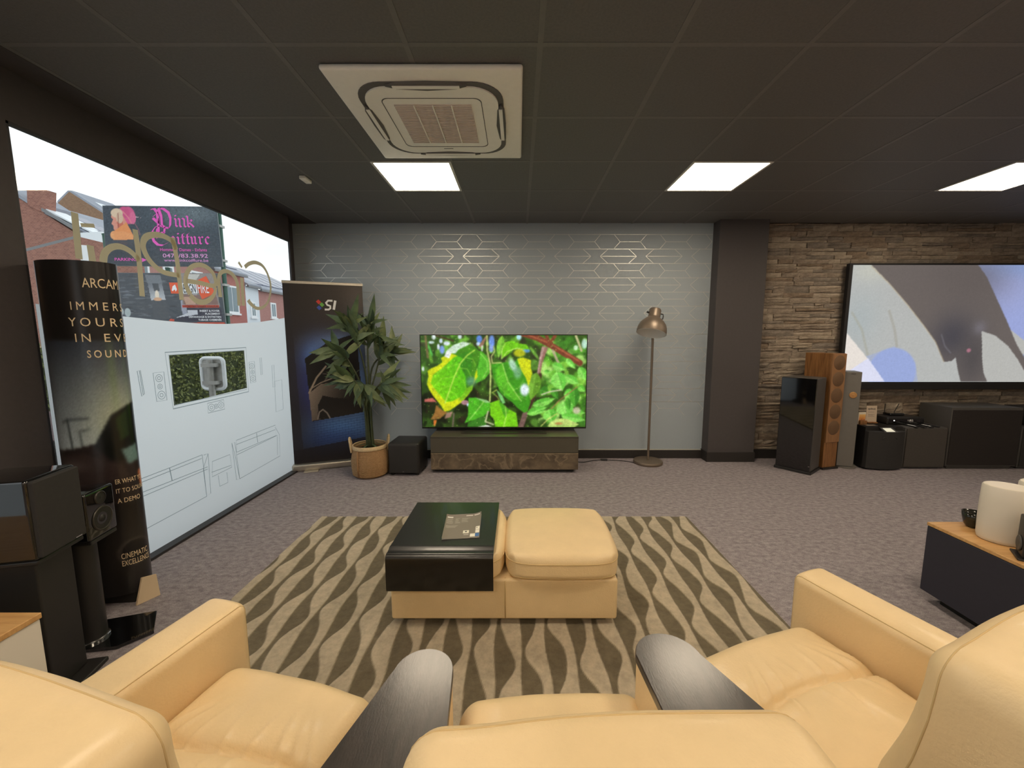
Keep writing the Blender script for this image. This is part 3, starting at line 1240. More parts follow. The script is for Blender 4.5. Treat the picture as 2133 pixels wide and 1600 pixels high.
low2 = []
for x, k in ((1190, 'o'), (1295, 'i'), (1370, 'f'), (1450, 'f'), (1520, 'u'), (1650, 'r'), (1760, 'e')):
    low2 += small(x, k, 620, 742)
mb = nib(caps, P, 46, -.55)
for st in (low1, low2):
    b2 = nib(st, P, 30, -.6)
    mb.add(b2.v, b2.f)
mb.build('blackletter_name', m_pink, pink)
m_lilac = mat('lilac_ink', (226, 158, 214), .6)
text_mesh('Hommes - Dames - Enfants', P, (1000, 862, 1765, 812), m_pink, 'services_line', pink, .01)['kind'] = 'stuff'
text_mesh('0473/83.38.92', P, (1035, 968, 1770, 902), m_lilac, 'phone_number', pink, .01)
text_mesh('www.pinkcoiffure.be', P, (1050, 1050, 1772, 985), m_lilac, 'web_address', pink, .005)
text_mesh('PARKING', P, (245, 1028, 605, 978), m_pink, 'parking_word', pink, .015)
ar = MB().add([P(690, 975), P(690, 1045), P(768, 1010)], [(0, 1, 2)])
ar.build('arrow', m_pink, pink)
b0, b1, b2, b3 = [on_y(u, v, YS + .012) for u, v in ((213, 428), (450.5, 430.5), (464, 556), (221.5, 554))]
extr([b0, b1, b2, b3], (0, .03, 0), mat('board_edge', (120, 128, 130), .6), 'board', pink)

fire = thing('fireplace_billboard', 'grey stone-patterned fireplace billboard with an orange name plate', 'billboard')
W2 = (60, 100, 1330, 670)
c, place, ppx = bill(W2, [(231, 568.5), (457, 570), (240, 675), (470, 675)], (210, 100), (78, 84, 92))
for k in range(160):
    x, y = rng.uniform(60, 830), rng.uniform(110, 640)
    g_ = rng.uniform(58, 120)
    c.ell(x, y, rng.uniform(20, 70), rng.uniform(4, 10), (g_, g_ * 1.05, g_ * 1.13), .8)
c.poly([(455, 120), (635, 120), (650, 210), (475, 212)], (120, 126, 134))
c.grad([(480, 212), (645, 212), (670, 400), (500, 400)], (112, 118, 126), (196, 200, 206), (480, 212), (490, 400))
c.poly([(530, 215), (600, 215), (612, 300), (545, 300)], (70, 74, 80), .8)
c.poly([(500, 400), (670, 395), (690, 610), (510, 610)], (82, 87, 94))
c.ell(575, 345, 24, 55, (240, 226, 206))
c.ell(578, 390, 48, 20, (222, 176, 140))
c.poly([(840, 400), (900, 405), (905, 560), (845, 560)], (160, 164, 180))
c.poly([(835, 100), (1265, 100), (1290, 470), (860, 450)], (150, 142, 140))
c.poly([(920, 110), (1100, 110), (1030, 195), (920, 185)], (204, 202, 196))
c.poly([(880, 340), (1260, 340), (1275, 450), (870, 450)], (140, 112, 104))
c.poly([(870, 360), (1010, 360), (1010, 450), (900, 450)], (196, 160, 140))
c.poly([(850, 455), (1275, 455), (1280, 482), (855, 482)], (204, 76, 52))
c.poly([(905, 490), (1300, 490), (1310, 640), (700, 640), (905, 560)], (66, 64, 78))
c.poly([(905, 510), (1020, 512), (1025, 560), (760, 600), (905, 545)], (206, 208, 216))
c.poly([(700, 610), (740, 615), (745, 640), (680, 635)], (206, 84, 66))
c.poly([(740, 655), (1320, 650), (1330, 672), (760, 672)], (196, 84, 66))
c.ell(135, 530, 35, 44, (196, 206, 206))
c.ell(215, 540, 35, 50, (176, 188, 190))
c.poly([(75, 170), (160, 260), (95, 310)], (58, 58, 62))
c.poly([(150, 262), (95, 312), (120, 305)], (236, 236, 240))
c.noise(.03)
c.build('printed_sheet', place, m_print, fire)
P = ppx(.006)
P2 = ppx(.012)
m_orange = mat('orange_ink', (232, 92, 52), .6)
m_white = mat('white_ink', (240, 242, 246), .6)
m_ink = mat('black_ink', (34, 36, 44), .6)
m_red = mat('red_ink', (214, 86, 60), .6)
MB().add([P(730, 203), P(860, 203), P(860, 326), P(742, 326)], [(0, 1, 2, 3)]).build('orange_plate', m_orange, fire)
MB().add([P(1020, 195), P(1172, 128), P(1255, 320), P(1095, 390)], [(0, 1, 2, 3)]).build('orange_plate', m_orange, fire)
MB().add([P2(838, 208), P2(1050, 212), P2(1052, 325), P2(845, 325)], [(0, 1, 2, 3)]).build('white_plate', m_white, fire)
MB().add([P2(755, 290), P2(770, 245), P2(800, 225), P2(818, 280), P2(800, 305), P2(790, 280), P2(765, 300)], [(0, 1, 2, 3, 4, 5, 6)]).build('flame_emblem', m_white, fire)
P3 = ppx(.018)
text_mesh('DESIGN', P3, (855, 318, 1035, 220), m_ink, 'name_lettering', fire, .004)
text_mesh('FIRE', P3, (1062, 320, 1190, 210), m_white, 'name_lettering', fire, .004)
text_mesh('Roy Robin', P3, (968, 348, 1045, 332), m_white, 'small_lettering', fire)
text_mesh('VOTRE PARTENAIRE CHALEUR', P3, (865, 478, 1275, 460), m_ink, 'slogan_lettering', fire, .01)
for tx, x0, y0, x1, y1 in (('INSERT & FOYER', 1055, 510, 1285, 532), ('PLACEMENT', 1115, 543, 1288, 565), ('DÉPANNAGE & ENTRETIEN', 922, 573, 1293, 600), ('TUBAGE CHEMINÉE', 1028, 607, 1295, 634)):
    text_mesh(tx, P3, (x0, y1, x1, y0), m_white, 'service_lettering', fire, .02)
f0, f1, f2, f3 = [on_y(u, v, YS + .012) for u, v in ((230.5, 568), (457.5, 569.5), (470.5, 675.5), (239.5, 675.5))]
extr([f0, f1, f2, f3], (0, .03, 0), MATS['board_edge'], 'board', fire)

for (pa, pb, lab) in (((452.5, 432), (470, 675), 'green steel post at the right edge of both billboards'), ((215, 489), (234, 675), 'short green steel post at the left edge of the billboards'), ((347, 560), (356, 570), 'green steel post in the gap behind the billboards')):
    a, b = on_y(*pa, YS + .12), on_y(*pb, YS + .12)
    pt = thing('billboard_post', lab, 'post', (a.x, YS + .16, ZG))
    MB().lathe([(.055, 0), (.055, a.z - ZG)], 14).build('tube', m_green, pt)
    MB().lathe([(.062, 0), (.062, .03), (.02, .05)], 14, T(0, 0, a.z - ZG)).build('cap', m_green, pt)
    for zz in (2.15, 2.95, 3.6, 4.5):
        if zz > a.z - ZG - .2:
            continue
        MB().box(-.08, .08, -.1172, .07, zz, zz + .06).build('clamp', m_galv, pt)

# ------------------------------------------------------------------ ceiling fittings
m_lamp = emat('led_diffuser', PANEL_COL, PANEL_STRENGTH)
m_lampframe = mat('lamp_frame', (214, 212, 206), .45)


def led_panel(x0, x1, y0, y1, label):
    t = thing('ceiling_light', label, 'lamp', ((x0 + x1) / 2, (y0 + y1) / 2, HC), 0, 'square LED ceiling panels')
    w, d = (x1 - x0) / 2, (y1 - y0) / 2
    f = MB()
    f.box(-w, w, -d, -d + .018, -.006, .01).box(-w, w, d - .018, d, -.006, .01)
    f.box(-w, -w + .018, -d + .018, d - .018, -.006, .01).box(w - .018, w, -d + .018, d - .018, -.006, .01)
    f.build('frame', m_lampframe, t)
    MB().box(-w + .018, w - .018, -d + .018, d - .018, -.003, .009).build('diffuser', m_lamp, t)


names = ['lit LED panel beside the air conditioner, leftmost of the lit panels', 'lit LED panel above the floor lamp and dark pillar, middle of the lit panels',
         'lit LED panel cut by the right frame edge above the projection screen']
for (a, b), n in zip(LIGHT_COLS, names):
    led_panel(a, b, 3.032, 3.607, n)
for (a, b), n in zip(LIGHT_COLS, ['LED panel over the left seat of the sofa, above the frame', 'LED panel over the right seat of the sofa, above the frame', 'LED panel over the navy cabinet, above the frame']):
    led_panel(a, b, .732, 1.307, n)
for (a, b), n in zip(LIGHT_COLS, ['LED panel behind the camera, left of the three there', 'LED panel behind the camera, middle of the three there', 'LED panel behind the camera, right of the three there']):
    led_panel(a, b, -1.568, -.993, n)

for (a, b), n in zip(LIGHT_COLS, ['LED panel far behind the camera, left of the three there', 'LED panel far behind the camera, middle of the three there', 'LED panel far behind the camera, right of the three there']):
    led_panel(a, b, -3.868, -3.293, n)  # unseen row, added for more fill on the ottoman front and back wall

# cassette air conditioner
m_ac = mat('ac_plastic', (250, 247, 238), .5, var=(30, .02))
m_acdark = mat('ac_slot', (96, 92, 90), .6)
m_acgrille = mat('ac_grille', (216, 204, 194), .6)
ac = thing('air_conditioner', 'cream square cassette air conditioner in the ceiling with slotted rim', 'air conditioner', (-.455, 2.46, HC))


def rsq(h, r, n=8, kx=1.0):
    out = []
    for st, (sx, sy) in enumerate(((1, 1), (-1, 1), (-1, -1), (1, -1))):
        for k in range(n + 1):
            q = (st + k / n) * PI / 2
            out.append((sx * (h - r) + r * math.cos(q), sy * (h - r) + r * math.sin(q)))
    return out


MB().rbox(-.475, .475, -.465, .465, -.028, -.001, r=.012, n=2).build('panel', m_ac, ac, True, angle=40)


def ring(oa, ob, z0, z1):
    n = len(oa)
    mb = MB()
    vs = [(x, y, z0) for x, y in oa] + [(x, y, z0) for x, y in ob] + [(x, y, z1) for x, y in oa] + [(x, y, z1) for x, y in ob]
    fs = []
    for i in range(n):
        j = (i + 1) % n
        fs += [(i, j, n + j, n + i), (2 * n + i, 3 * n + i, 3 * n + j, 2 * n + j), (i, 2 * n + i, 2 * n + j, j), (n + i, n + j, 3 * n + j, 3 * n + i)]
    return mb.add(vs, fs)


ring(rsq(.375, .15), rsq(.345, .14), -.033, -.02).build('air_slot_ring', m_acdark, ac)
MB().prism(rsq(.347, .14), -.040, -.02).build('centre_plate', m_ac, ac)
ring(rsq(.262, .04), rsq(.258, .04), -.0415, -.03).build('grille_seam', m_acdark, ac)
for k in range(4):                                     # four air louvres, bulging inwards
    Mk = Rz(k * PI / 2)
    op = [(-.2, -.362), (-.15, -.34), (0, -.328), (.15, -.34), (.2, -.362), (.15, -.378), (0, -.382), (-.15, -.378)]
    MB().prism(op, -.044, -.03, M=Mk).build('louvre_slot', m_acdark, ac)
    MB().box(-.165, .165, -.368, -.348, -.048, -.040, M=Mk).build('louvre', m_ac, ac)
gm = MB().box(-.205, .205, -.205, .205, -.043, -.035)
gm.build('intake_backing', m_acgrille, ac)
for k in range(24):
    y = -.198 + k * .0172
    MB().box(-.205, .205, y - .003, y + .003, -.047, -.042).build('intake_slat', m_ac if k % 1 else m_acgrille, ac)
for x in (-.1, 0, .1):
    MB().box(x - .003, x + .003, -.205, .205, -.049, -.044).build('intake_rib', m_ac, ac)
MB().box(-.03, .03, .285, .288, -.042, -.038).build('maker_mark', m_acdark, ac)

det = thing('motion_sensor', 'small white sensor on the dark ceiling left of the lit panels', 'sensor', (-1.7, 3.33, HC))
MB().rbox(-.025, .025, -.055, .055, -.028, 0, r=.008, n=2).build('housing', m_ac, det, True, angle=40)
MB().lathe([(.0, -.036), (.012, -.033), (.016, -.026)], 12).build('lens', mat('sensor_lens', (240, 238, 230), .3), det, True)

# ------------------------------------------------------------------ rug
m_rug = bpy.data.materials.new('wavy_rug')
m_rug.use_nodes = True
nt = m_rug.node_tree
b = nt.nodes['Principled BSDF']
b.inputs['Roughness'].default_value = .95
b.inputs['Specular IOR Level'].default_value = .1
b.inputs['Sheen Weight'].default_value = .15
a = nt.nodes.new('ShaderNodeAttribute')
a.attribute_name = 'ink'
tc = nt.nodes.new('ShaderNodeTexCoord')
n1 = nt.nodes.new('ShaderNodeTexNoise')
n1.inputs['Scale'].default_value = 22
n1.inputs['Detail'].default_value = 8
n1.inputs['Roughness'].default_value = .7
nt.links.new(tc.outputs['Object'], n1.inputs['Vector'])
mx = nt.nodes.new('ShaderNodeMix')
mx.data_type = 'RGBA'
mx.blend_type = 'OVERLAY'
mx.inputs[0].default_value = .55
nt.links.new(a.outputs['Color'], mx.inputs[6])
nt.links.new(n1.outputs['Fac'], mx.inputs[7])
nt.links.new(mx.outputs[2], b.inputs['Base Color'])
bp = nt.nodes.new('ShaderNodeBump')
bp.inputs['Strength'].default_value = .6
bp.inputs['Distance'].default_value = .012
nt.links.new(n1.outputs['Fac'], bp.inputs['Height'])
nt.links.new(bp.outputs['Normal'], b.inputs['Normal'])
RX0, RX1, RY0, RY1 = -1.56, 1.335, .55, 3.0
rug = thing('rug', 'beige rug with dark wavy stripes under the ottoman and sofa', 'rug', (0, 0, 0))
nxr, nyr = 580, 300
c = Canvas((RX0, RY1, RX1, RY0), nxr, nyr, (180, 167, 145))
PER = .1175
ph = 2 * PI * c.Y / .43
xs = (c.X - RX0) / PER + .62 + .05 * np.sin(ph * .5 + .7) + .06 * np.sin(c.X * 1.7 + c.Y * 1.1)
idx = np.floor(xs)
fr = xs - idx
# one edge of each dark stripe runs nearly straight, the other bulges; neighbours bulge in turn
jit = .5 * np.sin(idx * 2.1) + 1.1 * np.sin(c.X * .9)
wv = np.sin(ph + PI * idx + jit)
edge = .52 + .27 * wv + .05 * np.sin(2 * ph + idx)
fuzz = np.kron(rng.normal(0, .012, (nyr // 2 + 1, nxr // 2 + 1)), np.ones((2, 2)))[:nyr, :nxr]
left = .06 + .05 * np.sin(ph + PI * idx + jit + 2.2)
dark = np.clip(np.minimum(edge - fr, fr - left) / .05 + .5 + fuzz * 6, 0, 1)
c._blend(dark, (106, 96, 77))
rugtop = c.build('pile', lambda s, t: (RX0 + (RX1 - RX0) * s, RY1 + (RY0 - RY1) * t, .016), m_rug, rug)
v = np.zeros(nxr * nyr * 3)
rugtop.data.vertices.foreach_get('co', v)
v = v.reshape(nyr, nxr, 3)
v[..., 2] += .004 * (1 - dark)             # carved: pale bands stand proud of the dark ones
rugtop.data.vertices.foreach_set('co', v.ravel())
rugtop.data.update()
MB().box(RX0, RX1, RY0, RY1, .0005, .0155).build('backing', mat('rug_backing', (150, 134, 108), .95, var=(60, .1)), rug)

# ------------------------------------------------------------------ sofa
m_leather = mat('cream_leather', (234, 207, 160), .45, var=(7, .045), bump=(150, .12), coat=.08)
m_seam = mat('leather_seam', (212, 182, 130), .6)
m_blackwood = mat('dark_stained_wood', (58, 50, 46), .3, rgb2=(36, 31, 29), var=(9, .3), stretch=(5, 1, 1), bump=(60, .05), spec=.7, coat=.3, coat_rough=.16)
m_foot = mat('black_plastic', (24, 23, 23), .5)
sofa = thing('sectional_sofa', 'curved cream leather cinema sofa with three seats and dark wedge tables', 'sofa', (0, 0, 0))
mods = {'L': ((-.635, 1.06), -14), 'C': ((.092, 1.01), 3), 'R': ((.755, 1.205), 20)}
ZS = .445


def modM(k):
    (x, y), a = mods[k]
    return T(x, y, 0) @ Rz(math.radians(a))


def seat_fn(wd_, cy, phase):
    def fn(p):
        x, y, z = p
        if z > .34:
            u = (x) / (wd_ / 2)
            f = max(0, (z - .34) / (ZS - .34))
            z += f * .022 * max(0, 1 - u * u) * max(0, 1 - ((y + .29) / .31) ** 2)
            d = y - cy - .012 * math.sin(3 * u + phase)
            z -= f * (.012 * math.exp(-(d / .03) ** 2) + .016 * math.exp(-(d / .009) ** 2)) * min(1, (1.02 - abs(u)) * 6)
            # creases fanning from the cross seam
            for q, (ax, sl, am) in enumerate(((-.86, 1.1, .008), (-.68, .8, .008), (-.45, .5, .006), (-.1, -.2, .004), (.15, .3, .005), (.5, -.5, .007), (.7, -.8, .008), (.88, -1.1, .008))):
                dd = (u - ax - phase * .05) * .25 - sl * (y - cy) * .6
                z += f * am * math.exp(-(dd / .007) ** 2) * math.exp(-((y - cy) / .085) ** 2)
            z += f * .0035 * mnoise.noise(Vector((x * 9, y * 9, phase)))
        if y > -.06 and z > .2:
            y += .012 * math.cos(x / wd_ * PI)
        return (x, y, z)
    return fn


def back_fn(w, zt, lean):
    def fn(p):
        x, y, z = p
        t = (z - .3) / (zt - .3)
        if y > -.56:
            y += .05 * math.exp(-((z - .57) / .14) ** 2) * (1 - .45 * (2 * x / w) ** 4)
        y += -lean * max(0, t) + .004 * mnoise.noise(Vector((x * 8, z * 8, w)))
        if t > .8:
            z -= .012 * (2 * x / w) ** 2
            z += .004 * mnoise.noise(Vector((x * 7, y * 7, 3)))
        return (x, y, z)
    return fn


for k, wd_, zt, fw in (('L', .51, .92, .04), ('C', .51, .903, .052), ('R', .53, .938, .0)):
    M = modM(k)
    cy = {'L': -.235, 'C': -.26, 'R': -.215}[k]
    MB().rbox(-wd_ / 2, wd_ / 2, -.60, .0, .255, ZS, r=.055, n=5, mid=64, M=M, fn=seat_fn(wd_, cy, {'L': 0, 'C': 1, 'R': 2}[k])).build('seat_cushion', m_leather, sofa, True)
    MB().rbox(-wd_ / 2 + .004, wd_ / 2 - .004, -.70, -.012, .06, .25, r=.02, n=3, mid=3, M=M).build('seat_base', m_leather, sofa, True)
    bw = {'L': .555, 'C': .585, 'R': .56}[k]
    M = M @ T(.014 if k == 'C' else 0, 0, 0)
    fb = back_fn(bw, zt, .03)
    MB().rbox(-bw / 2, bw / 2, -.675 + fw, -.50 + fw, .30, zt, r=.055, n=6, mid=14, M=M, fn=fb).build('backrest', m_leather, sofa, True)
    # seams of the backrest: along the front and rear top edges and round the ends
    rr_ = .055
    for dy in (.024, -.024):               # boxing seams: up one end, along the top, down the other end
        yy = (-.50 + fw - rr_ + dy) if dy > 0 else (-.675 + fw + rr_ + dy)
        lim = math.sqrt(rr_ * rr_ - dy * dy)
        pts = []
        for zz in np.linspace(zt - .5, zt - rr_, 6):
            pts.append((-bw / 2 + rr_ - lim, zz))
        for q in np.linspace(.2, PI / 2 - .1, 5):
            pts.append((-bw / 2 + rr_ - lim * math.cos(q), zt - rr_ + lim * math.sin(q)))
        half = pts + [(x, zt - rr_ + lim) for x in np.linspace(-bw / 2 + rr_, 0, 8)]
        full = half + [(-x, z) for x, z in half[:-1]][::-1]
        P3d = [M @ Vector(fb(Vector((x, yy, z)))) for x, z in full]
        MB().tube(P3d, .0016, 6).build('seam', m_seam, sofa, True)
for k, x0, x1, y1 in (('L', -.405, -.258, .065), ('R', .268, .415, .05)):
    M = modM(k)
    za = .585
    MB().rbox(x0, x1, -.66, y1, .06, za, r=.028, n=4, mid=4, M=M, fn=lambda p: (p.x, p.y, p.z + (.006 if p.z > .5 else 0) * math.cos((p.x - (x0 + x1) / 2) / .147 * PI))).build('armrest', m_leather, sofa, True)
    xi = x1 - .012 if k == 'L' else x0 + .012
    pts = [M @ Vector((xi, y, za - .0034)) for y in np.linspace(-.62, y1 - .028, 14)] + [M @ Vector((xi, y1 - .028 + .0228 * math.sin(q), za - .028 + .0246 * math.cos(q))) for q in (.4, .8, 1.2, 1.55)] + [M @ Vector((xi, y1 - .0052, .12))]
    MB().tube(pts, .0016, 5).build('seam', m_seam, sofa, True)


def wedge(cx, cy, r, left, right, label_side):
    """rounded nose at the front, straight flanks back to left / right"""
    a0 = math.atan2(left[1] - cy, left[0] - cx)
    nose = [(cx + r * math.cos(q), cy + r * math.sin(q)) for q in np.linspace(math.radians(8), math.radians(172), 15)]
    out = nose + [left, right]
    inner = []
    g = Vector((sum(p[0] for p in out) / len(out), sum(p[1] for p in out) / len(out)))
    for p in out:
        q = g + (Vector(p) - g) * .965
        inner.append((q.x, q.y))
    MB().prism(inner, .06, .563).build('wedge_body', m_leather, sofa)
    top = MB()
    n = len(out)
    rim = [(g + (Vector(p) - g) * .985) for p in out]
    vs = [(p[0], p[1], .563) for p in out] + [(p[0], p[1], .581) for p in out] + [(p.x, p.y, .585) for p in rim]
    fs = [tuple(range(n))[::-1], tuple(range(2 * n, 3 * n))] + [(i, (i + 1) % n, n + (i + 1) % n, n + i) for i in range(n)] + [(n + i, n + (i + 1) % n, 2 * n + (i + 1) % n, 2 * n + i) for i in range(n)]
    top.add(vs, fs).build('wedge_table_top', m_blackwood, sofa, label='dark stained wood wedge table top')


wedge(-.243, .915, .076, (-.47, .44), (-.128, .44), 'l')
wedge(.402, .96, .088, (.36, .45), (.70, .52), 'r')
for x, y in ((-.95, 1.02), (-1.05, .55), (-.42, .95), (.0, .9), (.2, .9), (.62, 1.1), (.98, 1.2), (1.2, .75), (.0, .42), (.25, .42)):
    MB().lathe([(.022, .021), (.026, .062)], 12, T(x, y, 0)).build('foot', m_foot, sofa)

# ------------------------------------------------------------------ ottoman, tray, brochure
ott = thing('ottoman', 'cream leather two-cushion ottoman in the middle of the rug', 'ottoman', (0, 0, 0))
MB().rbox(-.625, .485, 1.80, 2.335, .05, .262, r=.014, n=3, mid=4).build('base', m_leather, ott, True)
MB().tube([(-.065, 1.7995, .06), (-.065, 1.7995, .25), (-.065, 1.815, .2625)], .003, 5).build('seam', m_seam, ott, True)


def puff(xa, xb, ya, yb, zt, h=.02):
    cx, cy = (xa + xb) / 2, (ya + yb) / 2

    def fn(p):
        x, y, z = p
        u, w = (x - cx) / ((xb - xa) / 2), (y - cy) / ((yb - ya) / 2)
        if z > zt - .06:
            z += h * max(0, 1 - u * u) * max(0, 1 - w * w)
        k = .010
        c = .030 * (abs(u * w)) ** 5
        x -= c * u
        y -= c * w
        return (x - k * u * (1 - w * w) * -1, y + k * w * (1 - u * u), z)
    return fn


for xa, xb in ((-.645, -.075), (-.062, .495)):
    ya, yb, z0, zt = 1.775, 2.335, .266, .392
    MB().rbox(xa, xb, ya, yb, z0, zt, r=.038, n=5, mid=10, fn=puff(xa, xb, ya, yb, zt, .012 if xa < -.5 else .022)).build('cushion', m_leather, ott, True)
    f = puff(xa, xb, ya, yb, zt, .012 if xa < -.5 else .022)
    for zz, rad in ((zt - .036, .0024), (z0 + .016, .0022)):
        dz_ = max(0, (z0 + .038) - zz)
        ins = .038 - math.sqrt(.038 ** 2 - dz_ ** 2)
        loop = []
        for sx, sy, st in ((1, 1, 0), (-1, 1, 1), (-1, -1, 2), (1, -1, 3)):
            ccx, ccy = (xb - .038 if sx > 0 else xa + .038), (yb - .038 if sy > 0 else ya + .038)
            for k in range(5):
                q = (st + k / 4) * PI / 2
                loop.append((ccx + (.038 - ins) * math.cos(q), ccy + (.038 - ins) * math.sin(q)))
        dense = []
        for a_, b_2 in zip(loop, loop[1:] + loop[:1]):
            m_ = max(1, int(math.dist(a_, b_2) / .04))
            dense += [(a_[0] + (b_2[0] - a_[0]) * k / m_, a_[1] + (b_2[1] - a_[1]) * k / m_) for k in range(m_)]
        MB().tube([f(Vector((x, y, zz))) for x, y in dense], rad, 6, True).build('piping', m_seam, ott, True)
for x in (-.55, .41):
    for y in (1.87, 2.27):
        MB().rbox(x - .03, x + .03, y - .03, y + .03, .021, .052, r=.004, n=1).build('foot', m_foot, ott)

m_lacq = mat('black_lacquered_wood', (22, 20, 19), .30, var=(30, .25), stretch=(5, 1, 1), coat=.15)
tray = thing('bentwood_tray', 'black bent-plywood tray draped over the left ottoman cushion', 'tray', (0, 0, 0))
prof = [(2.335, .422), (1.86, .424), (1.825, .426), (1.805, .427), (1.79, .421)]
prof += [(1.765 + .025 * math.cos(q) - .004, .396 + .025 * math.sin(q)) for q in np.linspace(1.2, PI, 8)] + [(1.735, .33), (1.735, .25), (1.738, .243)]
prof = [Vector((0, y, z)) for y, z in prof]
n = len(prof)
up = []
for i, p in enumerate(prof):
    t = (prof[min(i + 1, n - 1)] - prof[max(0, i - 1)]).normalized()
    nn = Vector((0, t.z, -t.y))
    if nn.z < 0 and i < 4:
        nn = -nn
    up.append(p - nn * .011 if False else p + Vector((0, 0, 0)))
inn = []
for i, p in enumerate(prof):
    t = (prof[min(i + 1, n - 1)] - prof[max(0, i - 1)]).normalized()
    inn.append(p + Vector((0, -t.z, t.y)) * .0115)
mb = MB()
x0, x1 = -.622, -.118
vs = [(x0, p.y, p.z) for p in prof] + [(x1, p.y, p.z) for p in prof] + [(x0, p.y, p.z) for p in inn] + [(x1, p.y, p.z) for p in inn]
fs = []
for i in range(n - 1):
    fs += [(i, i + 1, n + i + 1, n + i), (2 * n + i, 3 * n + i, 3 * n + i + 1, 2 * n + i + 1), (i, 2 * n + i, 2 * n + i + 1, i + 1), (n + i, n + i + 1, 3 * n + i + 1, 3 * n + i)]
fs += [(0, n, 3 * n, 2 * n), (n - 1, 3 * n - 1, 4 * n - 1, 2 * n - 1)][:1]
fs += [(n - 1, 3 * n - 1, 4 * n - 1, 2 * n - 1)]
mb.add(vs, fs)
mb.build('bent_sheet', m_lacq, tray, True, angle=35)

m_paper = print_mat('brochure_print', .35, spec=.5)
br = thing('brochure', 'grey product brochure with white and blue boxes on the black tray', 'brochure', (0, 0, 0))
W3 = (270, 120, 1375, 850)
c = Canvas(W3, 130, 110, (134, 124, 114))
# the sheet is drawn straight: u to the right, v down over a 100 x 100 page
c = Canvas((0, 0, 100, 100), 120, 130, (132, 122, 112))
for x0, y0, x1, y1, col in ((4, 8, 20, 13, (235, 230, 224)), (57, 5, 76, 8, (220, 214, 206)), (80, 4, 96, 7, (220, 214, 206)),
                            (46 + 8, 70, 70, 82, (244, 238, 222)), (74, 84, 89, 96, (244, 238, 222)), (88, 57, 100 - 1, 69, (244, 238, 222)), (88, 70, 99, 82, (244, 238, 222)), (88, 83, 99, 95, (70, 116, 176)),
                            (57, 86, 70, 88, (206, 198, 190))):
    c.poly([(x0, y0), (x1, y0), (x1, y1), (x0, y1)], col)
for x0, n, w in ((4, 6, 20), (28, 6, 15), (46, 5, 24)):
    for k in range(n):
        y = 17 + k * 4
        c.line([(x0, y), (x0 + w * rng.uniform(.4, 1), y)], 1.6, (188, 178, 168), .8)
for k in range(3):
    c.line([(4, 48 + k * 3.5), (36 - k * 3, 48 + k * 3.5)], 1.5, (188, 178, 168), .8)
c.ell(62, 75, 3, 2.5, (70, 70, 70))
c.ell(91, 62, 1.6, 1.6, (70, 70, 70))
bl, br_, tl, trr = [on_y(u, v, 2.05) for u, v in ((920, 1122), (998, 1118), (930, 1073), (1003, 1070))]


def onz(u, v, z):
    r = ray(u, v)
    return Vector((0, 0, CAM_H)) + r * ((z - CAM_H) / r.z)


bl, br_, tl, trr = [onz(u, v, .428) for u, v in ((920, 1123), (998, 1119), (931, 1074), (1003, 1070))]


def bplace(a, b):
    p = tl * (1 - a) * (1 - b) + trr * a * (1 - b) + bl * (1 - a) * b + br_ * a * b
    p.z = .4272 + .012 * (max(0, a - .75) / .25) ** 2 * (1 - b) + .007 * (max(0, .2 - a) / .2) ** 2 + .004 * (max(0, .15 - b) / .15) ** 2
    return p


c.build('printed_cover', bplace, m_paper, br)
ed = MB()
vs = []
for (a, b_) in ((0, 0), (1, 0), (1, 1), (0, 1)):
    vs.append(bplace(a, b_) - Vector((0, 0, .0008)))
vs = [Vector((p.x, p.y, .4268)) for p in vs]
low = [Vector((p.x, p.y, .4250)) for p in vs]
ed.add(vs + low, [(0, 1, 2, 3), (7, 6, 5, 4)] + [(i, 4 + i, 4 + (i + 1) % 4, (i + 1) % 4) for i in range(4)])
ed.build('pages', mat('paper', (190, 184, 176), .7), br)

# ------------------------------------------------------------------ television and its cabinet
m_cab = mat('anthracite_lacquer', (82, 77, 66), .4, var=(40, .04))
m_cabdark = mat('cabinet_gap', (30, 28, 26), .6)
m_marble = mat('brown_marble', (124, 108, 88), .28, rgb2=(74, 64, 52), var=(5, .3), stretch=(1, 1, 1.4))


def marble_veins():
    nt = m_marble.node_tree
    b = nt.nodes['Principled BSDF']
    src = b.inputs['Base Color'].links[0].from_socket
    tc = nt.nodes.new('ShaderNodeTexCoord')
    n = nt.nodes.new('ShaderNodeTexNoise')
    n.inputs['Scale'].default_value = 4.5
    n.inputs['Detail'].default_value = 7
    n.inputs['Distortion'].default_value = .5
    nt.links.new(tc.outputs['Object'], n.inputs['Vector'])
    r = nt.nodes.new('ShaderNodeValToRGB')
    e = r.color_ramp.elements
    e[0].position = .47
    e[0].color = (0, 0, 0, 1)
    e[1].position = .5
    e[1].color = (1, 1, 1, 1)
    q = e.new(.525)
    q.color = (0, 0, 0, 1)
    nt.links.new(n.outputs['Fac'], r.inputs['Fac'])
    mx = nt.nodes.new('ShaderNodeMix')
    mx.data_type = 'RGBA'
    nt.links.new(r.outputs['Color'], mx.inputs[0])
    nt.links.new(src, mx.inputs[6])
    mx.inputs[7].default_value = (*lin((136, 120, 99)), 1)
    nt.links.new(mx.outputs[2], b.inputs['Base Color'])


